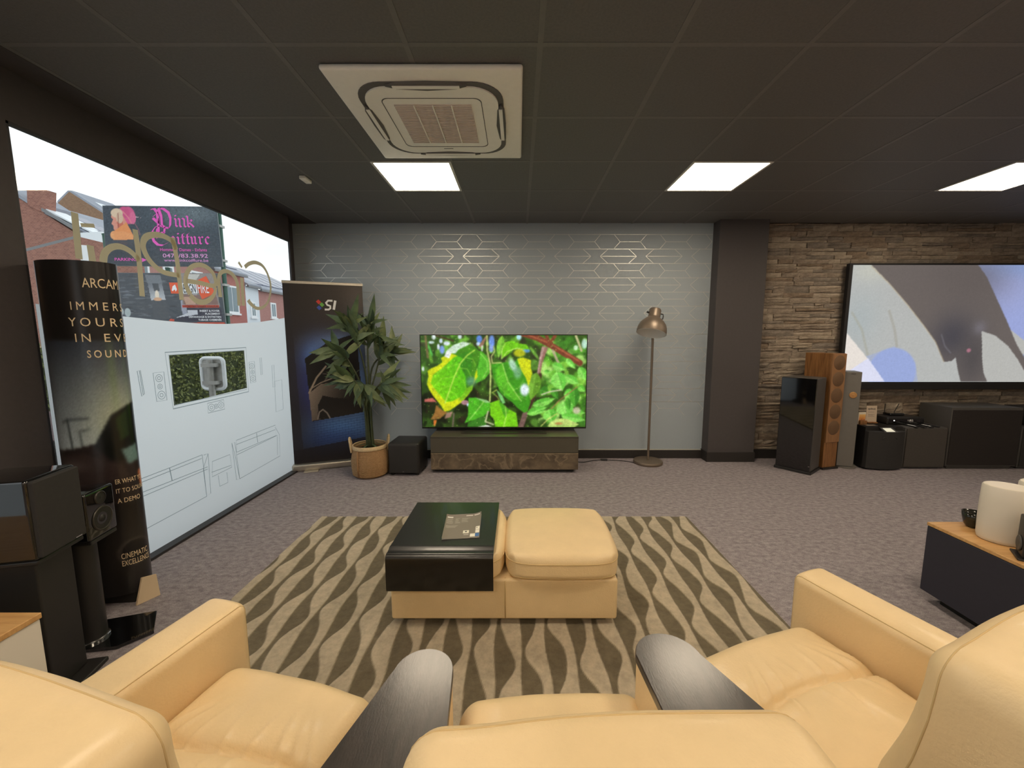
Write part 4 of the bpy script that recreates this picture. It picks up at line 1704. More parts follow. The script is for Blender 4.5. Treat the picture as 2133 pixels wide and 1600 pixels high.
marble_veins()
cabt = thing('tv_cabinet', 'low anthracite television cabinet with a brown marbled lower front', 'cabinet', (-.147, 4.06, 0))
W = .778
MB().box(-W + .006, W - .006, .012, .46, .035, .386).build('body', m_cab, cabt)
MB().rbox(-W, W, -.004, .46, .386, .398, r=.002, n=1).build('top', m_cab, cabt)
MB().rbox(-W, W, 0, .018, .222, .383, r=.002, n=1).build('drawer', m_cab, cabt)
MB().rbox(-W, W, 0, .018, .04, .212, r=.002, n=1).build('drawer', m_marble, cabt, label='brown marbled drawer front')
MB().box(-W, W, .003, .02, .212, .216).build('pale_edge', mat('brass_edge', (170, 150, 118), .4), cabt)
MB().box(-W + .04, W - .04, .05, .42, 0, .035).build('plinth', m_cabdark, cabt)

tv = thing('television', 'large television showing bright green leaves on the low cabinet', 'television', (-.160, 4.30, 0))
m_tvblack = mat('tv_black', (14, 14, 15), .3)
TW, TZ0, TZ1 = .908, .428, 1.462
MB().rbox(-TW, TW, 0, .022, TZ0, TZ1, r=.003, n=1).build('panel', m_tvblack, tv)
MB().rbox(-.55, .55, .02, .06, TZ0 + .05, .9, r=.01, n=1).build('rear_housing', m_tvblack, tv)
MB().prism([(-.46, -.13), (.46, -.13), (.38, .16), (-.38, .16)], .3985, .408).build('stand_plate', mat('dark_steel', (92, 86, 78), .3, metal=.7), tv)
MB().box(-.12, .12, .045, .1, .405, .56).build('neck', m_tvblack, tv)

c = Canvas((75, 92, 1815, 1058), 380, 211, (52, 84, 26))
for k in range(520):
    x, y = rng.uniform(60, 1830), rng.uniform(80, 1060)
    t = (y - 92) / 960
    if t > .62 and x < 1250:
        col = [(14, 22, 8), (28, 40, 14), (40, 30, 20), (48, 70, 24)][rng.integers(4)]
    elif x > 1350:
        col = [(96, 176, 46), (140, 210, 70), (44, 90, 24), (180, 230, 120), (70, 140, 40)][rng.integers(5)]
    elif t < .3:
        col = [(60, 110, 30), (110, 176, 50), (36, 60, 22), (130, 200, 70), (50, 48, 34)][rng.integers(5)]
    else:
        col = [(40, 70, 22), (70, 120, 34), (28, 40, 16), (96, 150, 52)][rng.integers(4)]
    c.ell(x, y, rng.uniform(14, 60), rng.uniform(18, 80), col, .75, .5, rng.uniform(0, 3))
for x, y, rx, ry, col in ((215, 110, 22, 28, (226, 240, 240)), (190, 165, 30, 14, (214, 236, 236)), (290, 150, 18, 24, (210, 226, 250)), (350, 175, 34, 22, (226, 236, 250)), (262, 210, 14, 30, (230, 240, 255)),
                          (300, 240, 26, 44, (120, 150, 220)), (690, 130, 30, 40, (96, 140, 226)), (680, 180, 22, 18, (200, 220, 255)), (820, 160, 30, 70, (110, 146, 226)), (815, 230, 24, 36, (150, 176, 240)),
                          (488, 105, 20, 26, (214, 232, 236)), (1105, 110, 26, 30, (180, 230, 244)), (1180, 250, 40, 22, (96, 160, 220)), (95, 440, 14, 24, (220, 236, 236)), (1790, 180, 30, 50, (196, 236, 214)), (1700, 220, 22, 26, (210, 244, 200))):
    c.ell(x, y, rx, ry, col, .95, .5)
c.poly([(680, 205), (760, 95), (775, 100), (720, 220)], (150, 112, 90))
c.line([(128, 95), (148, 320)], 22, (120, 104, 66))
c.line([(240, 95), (420, 150)], 18, (70, 52, 34))
c.poly([(150, 150), (205, 290), (190, 320), (150, 220)], (84, 170, 70))
c.line([(1150, 75), (1300, 120), (1440, 195), (1745, 378)], 62, (122, 62, 42))
c.line([(1180, 80), (1440, 180), (1740, 360)], 14, (176, 100, 66))
c.line([(1390, 95), (1425, 180)], 36, (128, 66, 44))
c.line([(1480, 100), (1420, 190)], 36, (130, 70, 44))
c.poly([(1345, 205), (1410, 215), (1350, 380), (1330, 500), (1295, 490), (1320, 320)], (150, 108, 96))
c.poly([(1345, 215), (1375, 215), (1335, 360), (1312, 480), (1298, 485), (1320, 320)], (186, 150, 140))
c.line([(1330, 500), (1310, 620), (1235, 800), (1180, 920)], 34, (70, 46, 36))
c.line([(1170, 920), (1125, 1060)], 56, (120, 92, 84))
c.line([(1460, 250), (1520, 380)], 26, (176, 168, 130))
c.line([(1700, 100), (1760, 250)], 24, (196, 190, 140))
c.leaf(1290, 480, 1230, 770, 150, (96, 150, 40), (120, 176, 56), (120, 180, 60))
c.leaf(930, 95, 890, 330, 80, (110, 180, 50), (130, 200, 60))
# leaf behind the large one
c.poly([(640, 250), (720, 260), (790, 340), (805, 470), (740, 550), (660, 590), (600, 560)], (86, 180, 44))
c.line([(700, 280), (770, 360), (775, 450), (720, 540)], 8, (170, 226, 110), .8)
# large leaf
big = [(132, 600), (150, 520), (142, 460), (185, 432), (245, 408), (300, 370), (285, 325), (330, 305), (400, 280), (470, 235), (560, 190), (650, 210), (700, 270), (690, 330), (660, 420), (668, 520), (625, 600), (610, 660), (560, 720), (500, 790), (440, 830), (365, 880), (312, 892), (270, 820), (190, 720), (150, 650)]
c.poly(big, (206, 216, 24))
c.grad([(172, 590), (200, 500), (300, 430), (420, 320), (560, 260), (620, 250), (600, 500), (520, 720), (400, 780), (330, 790), (220, 660)], (120, 206, 20), (84, 184, 22), (200, 600), (560, 500))
c.poly([(400, 280), (470, 235), (560, 190), (650, 210), (700, 270), (680, 400), (650, 470), (620, 600), (550, 650), (540, 520), (470, 380), (520, 330)], (54, 128, 28), .9)
c.poly([(545, 650), (625, 600), (612, 655), (500, 780), (470, 760)], (120, 190, 30))
c.ell(600, 570, 50, 50, (96, 150, 130), .7, .8)
c.poly([(320, 310), (345, 250), (420, 190), (520, 158), (600, 175), (560, 200), (470, 240), (440, 280), (395, 280), (370, 330)], (206, 228, 206))
c.poly([(322, 310), (350, 255), (400, 260), (375, 328)], (246, 250, 246))
c.line([(640, 245), (560, 300), (490, 380), (420, 530), (360, 690), (318, 800)], 13, (186, 226, 86))
for p in ([(490, 380), (300, 440), (190, 540)], [(430, 520), (290, 540), (190, 640)], [(390, 610), (280, 650), (230, 720)], [(430, 510), (520, 560), (540, 640)], [(470, 430), (560, 440), (600, 520)], [(370, 670), (440, 720), (470, 780)], [(540, 320), (620, 340), (650, 400)]):
    c.line(p, 7, (160, 222, 70), .75)
c.poly([(98, 760), (190, 745), (230, 790), (100, 790)], (186, 100, 90))
c.poly([(225, 820), (290, 880), (340, 900), (260, 970), (158, 980), (205, 900)], (150, 106, 50))
c.poly([(190, 985), (228, 980), (205, 1052), (190, 1040)], (222, 120, 50))
c.poly([(330, 905), (400, 890), (380, 950), (310, 970)], (150, 118, 100))
c.line([(410, 910), (395, 1060)], 16, (110, 96, 84))
c.ell(530, 795, 40, 26, (190, 140, 150), .9)
c.ell(565, 820, 16, 18, (190, 214, 240))
# crown leaf in the middle
c.poly([(915, 345), (935, 200), (960, 160), (1030, 150), (1120, 178), (1180, 185), (1222, 240), (1150, 235), (1050, 240), (975, 300)], (112, 196, 26))
c.line([(925, 335), (980, 260), (1080, 225), (1140, 235)], 8, (196, 232, 120))
c.line([(920, 330), (930, 230), (960, 180)], 8, (196, 232, 120))
c.ell(1110, 275, 60, 40, (200, 204, 30), .9, .5)
# centre leaf
c.poly([(815, 395), (930, 372), (1060, 372), (1090, 330), (1150, 320), (1230, 350), (1228, 430), (1246, 480), (1225, 560), (1200, 660), (1230, 790), (1200, 890), (1160, 905), (1080, 845), (1030, 790), (960, 740), (900, 680), (870, 600), (830, 500)], (62, 150, 30))
c.poly([(1085, 335), (1150, 320), (1230, 350), (1228, 430), (1246, 480), (1225, 560), (1205, 630), (1180, 540), (1120, 440)], (206, 214, 26))
c.poly([(850, 450), (920, 390), (1000, 560), (1120, 770), (1050, 770), (950, 700), (880, 620)], (92, 186, 40))
c.ell(1040, 400, 34, 70, (190, 226, 210), .85, .7, -.4)
c.ell(1090, 480, 40, 60, (130, 180, 150), .7, .8)
c.ell(1165, 660, 46, 62, (228, 242, 250), .98, .6)
c.line([(930, 385), (990, 580), (1130, 780)], 9, (176, 226, 110))
for p in ([(960, 490), (880, 540)], [(985, 575), (945, 640), (950, 720)], [(1040, 660), (1100, 640), (1150, 560)], [(1080, 720), (1180, 760)]):
    c.line(p, 6, (140, 206, 80), .8)
c.line([(772, 92), (772, 250), (800, 380), (806, 520), (795, 780)], 16, (196, 208, 122))
c.line([(840, 205), (850, 260), (815, 310), (825, 380), (920, 375)], 10, (206, 214, 130))
c.line([(720, 200), (718, 250)], 14, (230, 236, 230))
c.line([(820, 690), (870, 660)], 10, (190, 206, 90))
# lower leaves
c.poly([(570, 745), (640, 740), (760, 770), (806, 800), (790, 880), (740, 930), (640, 975), (520, 1018), (560, 940), (565, 850)], (78, 178, 36))
c.poly([(640, 742), (760, 768), (806, 800), (750, 800), (690, 770)], (150, 206, 130))
c.line([(735, 780), (650, 890), (570, 985)], 8, (170, 220, 110))
c.poly([(560, 1010), (740, 930), (760, 1058), (550, 1058)], (56, 120, 34))
c.poly([(800, 800), (850, 780), (885, 768), (960, 830), (1000, 870), (1075, 905), (1085, 970), (1096, 1058), (850, 1058), (840, 980), (800, 930)], (120, 206, 26))
c.poly([(885, 768), (960, 830), (1000, 870), (960, 960), (930, 900)], (70, 160, 34), .8)
c.line([(960, 840), (970, 940), (940, 1058)], 8, (190, 230, 110))
c.poly([(868, 660), (930, 720), (960, 800), (930, 810), (890, 730)], (120, 196, 110))
c.line([(825, 690), (880, 740), (900, 780)], 8, (160, 200, 80))
c.line([(775, 890), (745, 1000), (830, 1030)], 16, (206, 212, 160))
c.poly([(660, 1055), (760, 1035), (830, 1058)], (226, 232, 220))
# right-hand sprays
for a in ((1250, 828, 1492, 752, 90), (1190, 918, 1398, 845, 86), (1575, 785, 1620, 948, 190), (1420, 868, 1460, 1010, 160), (1582, 705, 1702, 720, 130), (1500, 470, 1566, 672, 170), (1556, 938, 1812, 985, 100),
          (1455, 395, 1590, 450, 90), (1368, 468, 1442, 476, 44), (1590, 510, 1740, 598, 90), (1740, 420, 1812, 560, 100), (1735, 620, 1808, 680, 70), (1290, 905, 1390, 880, 40), (1440, 590, 1500, 560, 40), (1690, 900, 1812, 905, 60), (1600, 330, 1700, 440, 60)):
    g = rng.uniform(-8, 14)
    c.leaf(*a, (98 + g, 190 + g, 62 + g), (134 + g, 216 + g, 88 + g), (176, 232, 130))
for a in ((1690, 640, 1700, 845, 110), (1330, 660, 1420, 690, 110), (1450, 640, 1520, 760, 70), (1620, 740, 1640, 880, 60)):
    c.leaf(*a, (56, 130, 36), (76, 160, 46), (110, 190, 70))
c.leaf(1412, 1048, 1745, 1030, 150, (196, 220, 120), (170, 206, 100))
c.ell(1530, 1020, 40, 12, (190, 120, 70), .8, .6)
c.line([(1345, 712), (1430, 680), (1548, 662)], 14, (206, 206, 170))
c.line([(1450, 862), (1530, 775), (1720, 630)], 9, (170, 120, 80))
c.line([(1340, 1050), (1420, 970), (1510, 915)], 10, (206, 206, 110))
c.ell(1720, 880, 40, 36, (206, 196, 170), .9, .6)
c.noise(.05, 6)
c.blur(3)
c.noise(.035, 2)
c.blur(1)
c.noise(.02)
for k in range(260):      # specks of light among the leaves
    x, y = rng.uniform(80, 1810), rng.uniform(95, 1050)
    c.ell(x, y, rng.uniform(3, 9), rng.uniform(3, 9), [(196, 236, 130), (176, 226, 110), (150, 214, 80)][rng.integers(3)], .3, .6)
c.build('picture', lambda a, b: (-TW + .009 + (2 * TW - .018) * a, -.0006, TZ1 - .009 - (TZ1 - TZ0 - .026) * b), print_mat('tv_picture', .25, emit=1.0), tv)

# ------------------------------------------------------------------ floor lamp
m_bronze = mat('bronze_grey_metal', (130, 116, 102), .42, metal=.55, var=(30, .05))
m_lampwhite = mat('shade_inside_white', (232, 230, 224), .6)
fl = thing('floor_lamp', 'bronze-grey standing lamp with a tilted dome shade by the grey wall', 'lamp', (1.485, 4.41, 0))
MB().lathe([(.0, 0), (.158, 0), (.163, .006), (.163, .024), (.157, .033), (.0, .036)], 40).build('base', m_bronze, fl, True, angle=40)
MB().lathe([(.013, .03), (.013, 1.66)], 14).build('pole', m_bronze, fl, True, angle=60)
axis = Matrix.Translation((-.06, -.175, 1.595)) @ Matrix.Rotation(math.radians(13), 4, 'Y') @ Matrix.Rotation(math.radians(-15), 4, 'X')
dome = [(.152, -.13), (.153, -.11), (.148, -.07), (.134, -.03), (.108, .005), (.082, .03), (.064, .045), (.062, .055), (.062, .128), (.056, .140), (.0, .142)]
MB().lathe(dome, 40, axis, cap=False).build('shade', m_bronze, fl, True, angle=50)
MB().lathe([(r - .003 if r > .01 else 0, zz - .002) for r, zz in dome], 40, axis, cap=False).build('shade_lining', m_lampwhite, fl, True, label='white inside of the shade')
MB().lathe([(.0, -.06), (.022, -.055), (.03, -.035), (.024, -.005), (.016, .03)], 16, axis).build('bulb', mat('opal_bulb', (240, 238, 232), .3), fl, True)
MB().tube([axis @ Vector(p) for p in ((.06, -.01, .10), (.085, -.01, .10), (.092, -.01, .08), (.09, -.01, .05), (.07, -.01, .035), (.058, -.01, .045))], .006, 8).build('handle', m_foot, fl, True)
MB().tube([axis @ Vector((-.06, 0, .09)), axis @ Vector((-.085, 0, .09))], .011, 10).build('knob', m_foot, fl, True)
MB().tube([(0, 0, 1.655), (-.01, -.04, 1.672), (-.03, -.09, 1.68)], .012, 10).build('joint', m_bronze, fl, True)
cable = thing('power_cable', 'thin black lamp cable with inline switch along the floor by the skirting', 'cable', (0, 0, 0))
pts = smooth_path([(1.335, 4.40, .006), (1.2, 4.47, .006), (1.05, 4.50, .006), (.9, 4.49, .006), (.75, 4.42, .006), (.66, 4.44, .006)], 5)
MB().tube(pts, .004, 6).build('cord', m_foot, cable, True)
MB().rbox(.96, 1.04, 4.482, 4.512, .001, .02, r=.007, n=2).build('inline_switch', m_foot, cable, True)

# ------------------------------------------------------------------ plant in a basket
m_straw = mat('woven_straw', (196, 160, 116), .8, rgb2=(150, 114, 76), var=(60, .3), bump=(90, .5), stretch=(1, 1, 5))
m_strawrim = mat('straw_rim', (206, 180, 140), .8, var=(60, .2))
bk = thing('plant_basket', 'woven straw basket with loop handles holding the artificial plant', 'basket', (-1.552, 4.03, 0))
prof = [(.0, .0), (.150, .0), (.168, .02)]
for k in range(26):
    zz = .02 + k * .0108
    rr = .172 + .012 * math.sin(min(1, k / 25) * PI) - .012 * (k / 25) ** 2
    prof += [(rr, zz + .002), (rr + .0055, zz + .0054), (rr, zz + .0088)]
prof += [(.166, .305)]
bas = MB().lathe(prof, 40, cap=False)
bas.build('woven_body', m_straw, bk, True, angle=70)
MB().lathe([(.158, .292), (.171, .292), (.172, .325), (.167, .331), (.158, .325)], 40, cap=False).build('rim', m_strawrim, bk, True, angle=50)
MB().lathe([(0, .27), (.16, .268)], 24, cap=False).build('filling', mat('potting_bark', (70, 52, 38), .95, var=(40, .4), bump=(60, .8)), bk, True)
for ang in (math.radians(197), math.radians(25)):
    d = Vector((math.cos(ang), math.sin(ang), 0))
    e = Vector((-d.y, d.x, 0))
    pts = [d * .175 - e * .045 + Vector((0, 0, .26)), d * .182 - e * .05 + Vector((0, 0, .33)), d * .19 - e * .035 + Vector((0, 0, .385)), d * .192 + Vector((0, 0, .405)), d * .19 + e * .035 + Vector((0, 0, .385)), d * .182 + e * .05 + Vector((0, 0, .33)), d * .175 + e * .045 + Vector((0, 0, .26))]
    MB().tube(smooth_path(pts, 4), .0105, 8).build('handle', m_strawrim, bk, True)
pts = [Vector((math.cos(math.radians(250)) * r_, math.sin(math.radians(250)) * r_, z_)) for r_, z_ in ((.175, .02), (.19, .1), (.192, .2), (.182, .29))]
MB().tube(pts, .008, 6).build('side_braid', mat('braid', (160, 122, 84), .8), bk, True)

pl = thing('artificial_plant', 'tall artificial palm-like plant with lance leaves standing in the straw basket', 'plant', (-1.545, 4.03, .27))
m_leaf = mat('palm_leaf', (84, 102, 68), .5, rgb2=(56, 74, 50), var=(9, .3), spec=.4)
m_leaf2 = mat('palm_leaf_light', (118, 128, 84), .5, rgb2=(82, 98, 62), var=(9, .3), spec=.4)
m_stalk = mat('green_stalk', (62, 70, 44), .6, var=(20, .25))
O = Vector((-1.545, 4.03, .27))


def pw(u, v, y):
    return on_y(u, v, y) - O


def leaf_mesh(L, w, bend, fold, m):
    nseg = 6
    vs = []
    fs = []
    prof_ = [.12, .72, 1.0, .92, .66, .34, .02]
    for i in range(nseg + 1):
        t = i / nseg
        x = L * t
        zz = -bend * L * t * t
        hw = w / 2 * prof_[i]
        vs += [(x, -hw, zz + fold * hw), (x, 0, zz), (x, hw, zz + fold * hw)]
    for i in range(nseg):
        a = 3 * i
        fs += [(a, a + 3, a + 4, a + 1), (a + 1, a + 4, a + 5, a + 2)]
    me = bpy.data.meshes.new('leaf')
    me.from_pydata(vs, [], fs)
    me.polygons.foreach_set('use_smooth', [True] * len(me.polygons))
    me.materials.append(m)
    return me


rng = np.random.default_rng(21)
leaf_pool = [leaf_mesh(L, w, bnd, .35, m_leaf2 if k % 4 == 0 else m_leaf) for k, (L, w, bnd) in enumerate(((.30, .072, .18), (.27, .066, .32), (.32, .070, .1), (.24, .062, .45), (.29, .076, .25), (.25, .066, .55)))]
# stems rise from the basket; each tip carries a crown of leaves (readings of the photograph on planes near the plant)
stems = [((763, 905), [(764, 800, 4.05), (750, 730, 4.0), (728, 672, 3.98)], 26, 118), ((770, 905), [(768, 780, 4.08), (766, 720, 4.1), (771, 668, 4.1)], 26, 84),
         ((758, 905), [(756, 820, 4.02), (728, 755, 3.95), (702, 727, 3.9)], 24, 165), ((774, 905), [(772, 830, 4.1), (784, 772, 4.15), (800, 712, 4.15)], 20, 50),
         ((762, 905), [(758, 840, 3.98), (744, 800, 3.92), (728, 785, 3.9)], 22, 185), ((772, 905), [(772, 840, 4.0), (786, 806, 3.95), (798, 798, 3.95)], 24, -10),
         ((766, 905), [(772, 780, 4.2), (800, 740, 4.28), (822, 734, 4.3)], 12, 0), ((766, 905), [(764, 850, 4.0), (760, 815, 3.96), (758, 800, 3.93)], 18, 260)]
for (bu, bv), path, nl, main in stems:
    base = Vector(((bu - 766) * .004, 0, 0))
    pts = smooth_path([tuple(base)] + [tuple(pw(*p)) for p in path], 6)
    MB().tube(pts, [.012 - .006 * i / (len(pts) - 1) for i in range(len(pts))], 7).build('stalk', m_stalk, pl, True)
    for k in range(nl):
        f = .62 + .38 * rng.random() ** .6
        p = pts[min(len(pts) - 1, int(f * (len(pts) - 1)))]
        az = math.radians(main) + rng.normal(0, .85)
        # outward direction seen from the front: az in the picture plane, spread towards and away from the viewer
        out = Vector((math.cos(az), rng.normal(-.12, .5), math.sin(az) * .85 + .12)).normalized()
        side = out.cross(Vector((rng.normal(0, .3), -1, .35))).normalized()
        nrm = side.cross(out).normalized()
        if nrm.z < 0:
            side, nrm = -side, -nrm
        s = rng.uniform(.64, 1.04)
        Mx = Matrix((out.to_4d(), side.to_4d(), nrm.to_4d(), (0, 0, 0, 1))).transposed()
        for r_ in range(3):
            Mx[3][r_] = 0
        Mx[3][3] = 1
        Mx.translation = p
        for col_ in range(3):
            for r_ in range(3):
                Mx[r_][col_] *= s
        shared('leaf', leaf_pool[rng.integers(6)], pl, Mx)
for k in range(6):
    az = k * 1.05 + .3
    out = Vector((math.cos(az), math.sin(az), .35)).normalized()
    side = out.cross(Vector((0, 0, 1))).normalized()
    nrm = side.cross(out)
    Mx = Matrix(((out.x, side.x, nrm.x, out.x * .03), (out.y, side.y, nrm.y, out.y * .03), (out.z, side.z, nrm.z, .05), (0, 0, 0, 1)))
    Mx = Mx @ Matrix.Scale(.42, 4)
    shared('leaf', leaf_pool[5], pl, Mx)

# ------------------------------------------------------------------ subwoofer by the plant
m_blackcloth = mat('black_cloth', (44, 42, 41), .8, var=(60, .1), bump=(500, .1))
m_satin = mat('black_satin', (36, 34, 33), .42, var=(30, .05))
m_gloss = mat('piano_black', (10, 10, 11), .04, coat=1.0)
m_chrome = mat('chrome', (210, 210, 210), .15, metal=1)
sw = thing('subwoofer', 'small black cube subwoofer between the basket and television cabinet', 'subwoofer', (-1.185, 4.15, 0), math.radians(-2))
MB().rbox(-.165, .165, -.165, .17, .018, .345, r=.022, n=3).build('body', m_satin, sw, True, angle=40)
MB().rbox(-.152, .152, -.185, -.15, .03, .333, r=.014, n=3).build('grille', m_blackcloth, sw, True, angle=40)
for x in (-.13, .13):
    for y in (-.13, .13):
        MB().lathe([(.018, 0), (.018, .02)], 10, T(x, y, 0)).build('foot', m_foot, sw)
MB().box(-.01, .01, -.187, -.184, .045, .049).build('badge', m_chrome, sw)

# ------------------------------------------------------------------ roll-up banner with a car picture
ru = thing('roll_up_banner', 'dark roll-up banner with a glowing car picture behind the plant', 'banner', (0, 0, 0))
A = Vector((-2.41, 4.13, 0))
B = Vector((-1.70, 4.40, 0))
dirb = (B - A).normalized()
nb = Vector((dirb.y, -dirb.x, 0))
WB = (B - A).length
W5 = (85, 95, 705, 1475)
c = Canvas((85, 95, 705, 1475), 125, 280, (50, 44, 40))
c.grad([(85, 95), (705, 95), (705, 480), (85, 480)], (72, 64, 58), (48, 42, 38), (600, 95), (200, 400))
c.glow(650, 180, 90, 120, (92, 82, 74), .6)
c.glow(330, 860, 190, 300, (60, 72, 160), .85)
c.glow(300, 640, 110, 110, (96, 134, 206), .85)
c.glow(480, 540, 200, 90, (120, 150, 200), .8)
c.glow(640, 900, 90, 400, (104, 140, 200), .8)
c.glow(480, 1190, 260, 110, (86, 128, 186), .95)
c.glow(420, 1300, 300, 90, (44, 76, 150), .55)
c.poly([(85, 95), (130, 95), (165, 1475), (85, 1475)], (46, 42, 44), .6)
for k in range(14):
    y = 1140 + k * 20
    c.line([(240, y + 10), (700, y - 35)], 3, (30, 46, 86), .5)
    for q in range(9):
        x = 260 + q * 50 + (k % 2) * 25
        c.line([(x, y), (x, y + 18)], 3, (30, 46, 86), .4)
c.poly([(90, 1360), (705, 1290), (705, 1475), (90, 1475)], (36, 32, 36), .75)
c.poly([(218, 652), (400, 530), (640, 460), (668, 1090), (246, 1140)], (34, 30, 28))
c.grad([(232, 920), (330, 850), (430, 840), (600, 870), (660, 900), (660, 1080), (400, 1110), (245, 1135)], (150, 132, 116), (34, 30, 28), (270, 880), (560, 1020))
c.poly([(300, 1010), (340, 940), (420, 960), (660, 990), (664, 1088), (395, 1112), (290, 1125)], (38, 33, 31))
c.line([(235, 915), (300, 800), (378, 715)], 14, (176, 156, 134))
c.line([(240, 890), (330, 840), (450, 800)], 8, (170, 150, 130))
c.line([(350, 770), (385, 775), (388, 800), (360, 826)], 5, (130, 116, 104))
c.line([(290, 1125), (305, 1070), (335, 1050), (368, 1080), (388, 1120)], 10, (150, 138, 128))
c.line([(240, 1036), (272, 1036)], 4, (140, 128, 118))
c.noise(.02)


def bpl(lift):
    def f(a, b):
        p = A + dirb * (WB * a) + Vector((0, 0, 1.985 - 1.925 * b)) + nb * lift
        return p
    return f


c.build('printed_sheet', bpl(0), print_mat('indoor_print', .45), ru)
pf = bpl(.002)
pxy = lambda x, y: pf((x - 85) / 620, (y - 95) / 1380)
for col, cx_, cy_ in (((206, 62, 52), 350, 226), ((108, 170, 72), 375, 246), ((60, 84, 170), 352, 270)):
    MB().add([pxy(cx_ - 20, cy_ - 2), pxy(cx_, cy_ - 18), pxy(cx_ + 20, cy_ + 2), pxy(cx_, cy_ + 18)], [(0, 1, 2, 3)]).build('emblem_tile', mat('tile_%d' % col[0], col, .6), ru)
lg = MB()
for pts, w in (([(460, 215), (425, 215), (408, 232), (418, 248), (440, 255), (440, 272), (425, 282), (395, 282)], .02), ([(482, 213), (466, 282)], .024)):
    lg.ribbon([pxy(*p) for p in pts], w, nb)
lg.build('logo_lettering', mat('logo_white', (232, 230, 226), .5), ru)
m_alu = mat('brushed_aluminium', (196, 188, 174), .35, metal=.8, var=(40, .05))
Mb = Matrix((( dirb.x, -nb.x, 0, A.x), (dirb.y, -nb.y, 0, A.y), (0, 0, 1, 0), (0, 0, 0, 1)))
MB().rbox(-.005, WB + .005, -.008, .012, 1.98, 2.01, r=.004, n=2, M=Mb).build('top_bar', m_alu, ru)
MB().rbox(-.02, WB + .02, -.055, .075, .0, .075, r=.02, n=3, M=Mb).build('base_cassette', m_alu, ru, True, angle=40)
MB().rbox(.1, .24, -.12, .05, .001, .012, r=.004, n=1, M=Mb).build('foot', m_alu, ru)
MB().tube([Mb @ Vector((WB / 2, .05, .06)), Mb @ Vector((WB / 2, .03, 1.98))], .009, 8).build('pole', m_alu, ru)

# ------------------------------------------------------------------ projection screen
ps = thing('projection_screen', 'large black-framed screen showing a grey abstract close-up on the stone wall', 'screen', (0, 4.5, 0))
m_screenblack = mat('screen_frame_velvet', (26, 24, 26), .7)
X0, X1, Z0, Z1 = 3.70, 6.02, .925, 2.225
MB().rbox(X0 - .035, X1 + .035, .003, .05, Z0 - .05, Z1 + .02, r=.004, n=1).build('frame', m_screenblack, ps)
MB().box(X0 + .1, X1 - .1, .05, .085, Z0 + .2, Z1 - .2).build('wall_mount', m_screenblack, ps)
MB().box(X0 - .035, X1 + .035, -.004, .02, Z0 - .085, Z0 - .035).build('lower_batten', m_screenblack, ps)
c = Canvas((590, 322, 1850, 1017), 340, 190, (186, 188, 186))
c.glow(700, 360, 120, 60, (206, 206, 190), .6)
c.glow(660, 640, 120, 160, (172, 182, 184), .7)
c.poly([(1300, 322), (1850, 322), (1850, 1017), (1640, 1017), (1450, 640)], (160, 172, 224))
c.glow(1620, 340, 260, 60, (140, 166, 220), .8)
c.glow(1560, 480, 120, 120, (172, 180, 228), .6)
c.poly([(1380, 640), (1500, 640), (1850, 880), (1850, 1017), (1380, 1017)], (188, 188, 184))
c.poly([(1640, 850), (1700, 850), (1850, 960), (1850, 1017)], (150, 158, 190))
body = [(700, 322), (1340, 322), (1400, 390), (1480, 520), (1560, 650), (1640, 790), (1760, 950), (1820, 1017), (1760, 1017), (1660, 880), (1590, 800), (1500, 735), (1412, 708), (1425, 780), (1440, 880), (1460, 960), (1490, 1017), (1325, 1017), (1300, 950), (1275, 868), (1250, 890), (1205, 895), (1180, 850), (1140, 775), (1060, 680), (950, 560), (820, 430)]
c.poly(body, (108, 100, 97))
c.glow(1300, 400, 260, 160, (98, 90, 88), .6)
m_ = c.inside(body)
keep = c.c.copy()
c.glow(1240, 740, 130, 130, (72, 70, 78), .9)
c.glow(1380, 880, 90, 160, (80, 76, 78), .8)
c.glow(1400, 690, 40, 40, (130, 126, 136), .6)
c.c = np.where(m_[..., None], c.c, keep)
c.line([(700, 330), (820, 432), (950, 562), (1060, 682), (1140, 775), (1205, 893)], 7, (196, 176, 140), .5)
c.line([(610, 600), (680, 700), (730, 850)], 14, (166, 164, 146), .45)
c.line([(835, 590), (880, 700), (905, 800)], 16, (164, 160, 148), .5)
c.ell(890, 960, 150, 150, (158, 174, 224), 1, .08)
c.poly([(700, 870), (890, 800), (1030, 900), (1060, 1017), (720, 1017)], (158, 174, 224), .5)
c.line([(1170, 730), (1200, 800), (1240, 840)], 8, (120, 118, 126), .6)
c.ell(1350, 825, 13, 12, (186, 122, 140), .9, .5)
c.poly([(560, 690), (575, 705), (730, 870), (855, 1017), (560, 1017)], (238, 230, 222))
c.poly([(625, 950), (735, 872), (855, 1017), (590, 1017), (590, 975)], (226, 228, 250))
c.noise(.02)
c.blur(1)
c.build('picture', lambda a, b: (X0 + (X1 - X0) * a, -.0008, Z1 - (Z1 - Z0) * b), print_mat('screen_picture', .8, emit=.92), ps)

# ------------------------------------------------------------------ loudspeakers on the right
m_walnut = mat('walnut_veneer', (160, 112, 66), .4, rgb2=(112, 74, 40), var=(5, .3), stretch=(9, 9, .9))
m_walnutgr = mat('tan_driver_grille', (112, 84, 58), .7, var=(200, .2))
m_walnutfront = mat('walnut_baffle', (158, 116, 78), .5, rgb2=(136, 96, 60), var=(6, .2), stretch=(9, 9, .8))
m_greyspk = mat('grey_satin_speaker', (112, 108, 102), .5, var=(40, .04))
m_darkgrey = mat('dark_grey_satin', (74, 71, 68), .5, var=(40, .05))
m_copper = mat('copper_driver', (222, 170, 110), .3, metal=.7)

# black gloss tower: front edge from (2.79,4.21) to (3.04,4.0)
t1 = thing('tower_speaker', 'glossy black floor-standing loudspeaker in front, leftmost by the pillar', 'loudspeaker', (3.045, 4.0, 0), math.radians(128))
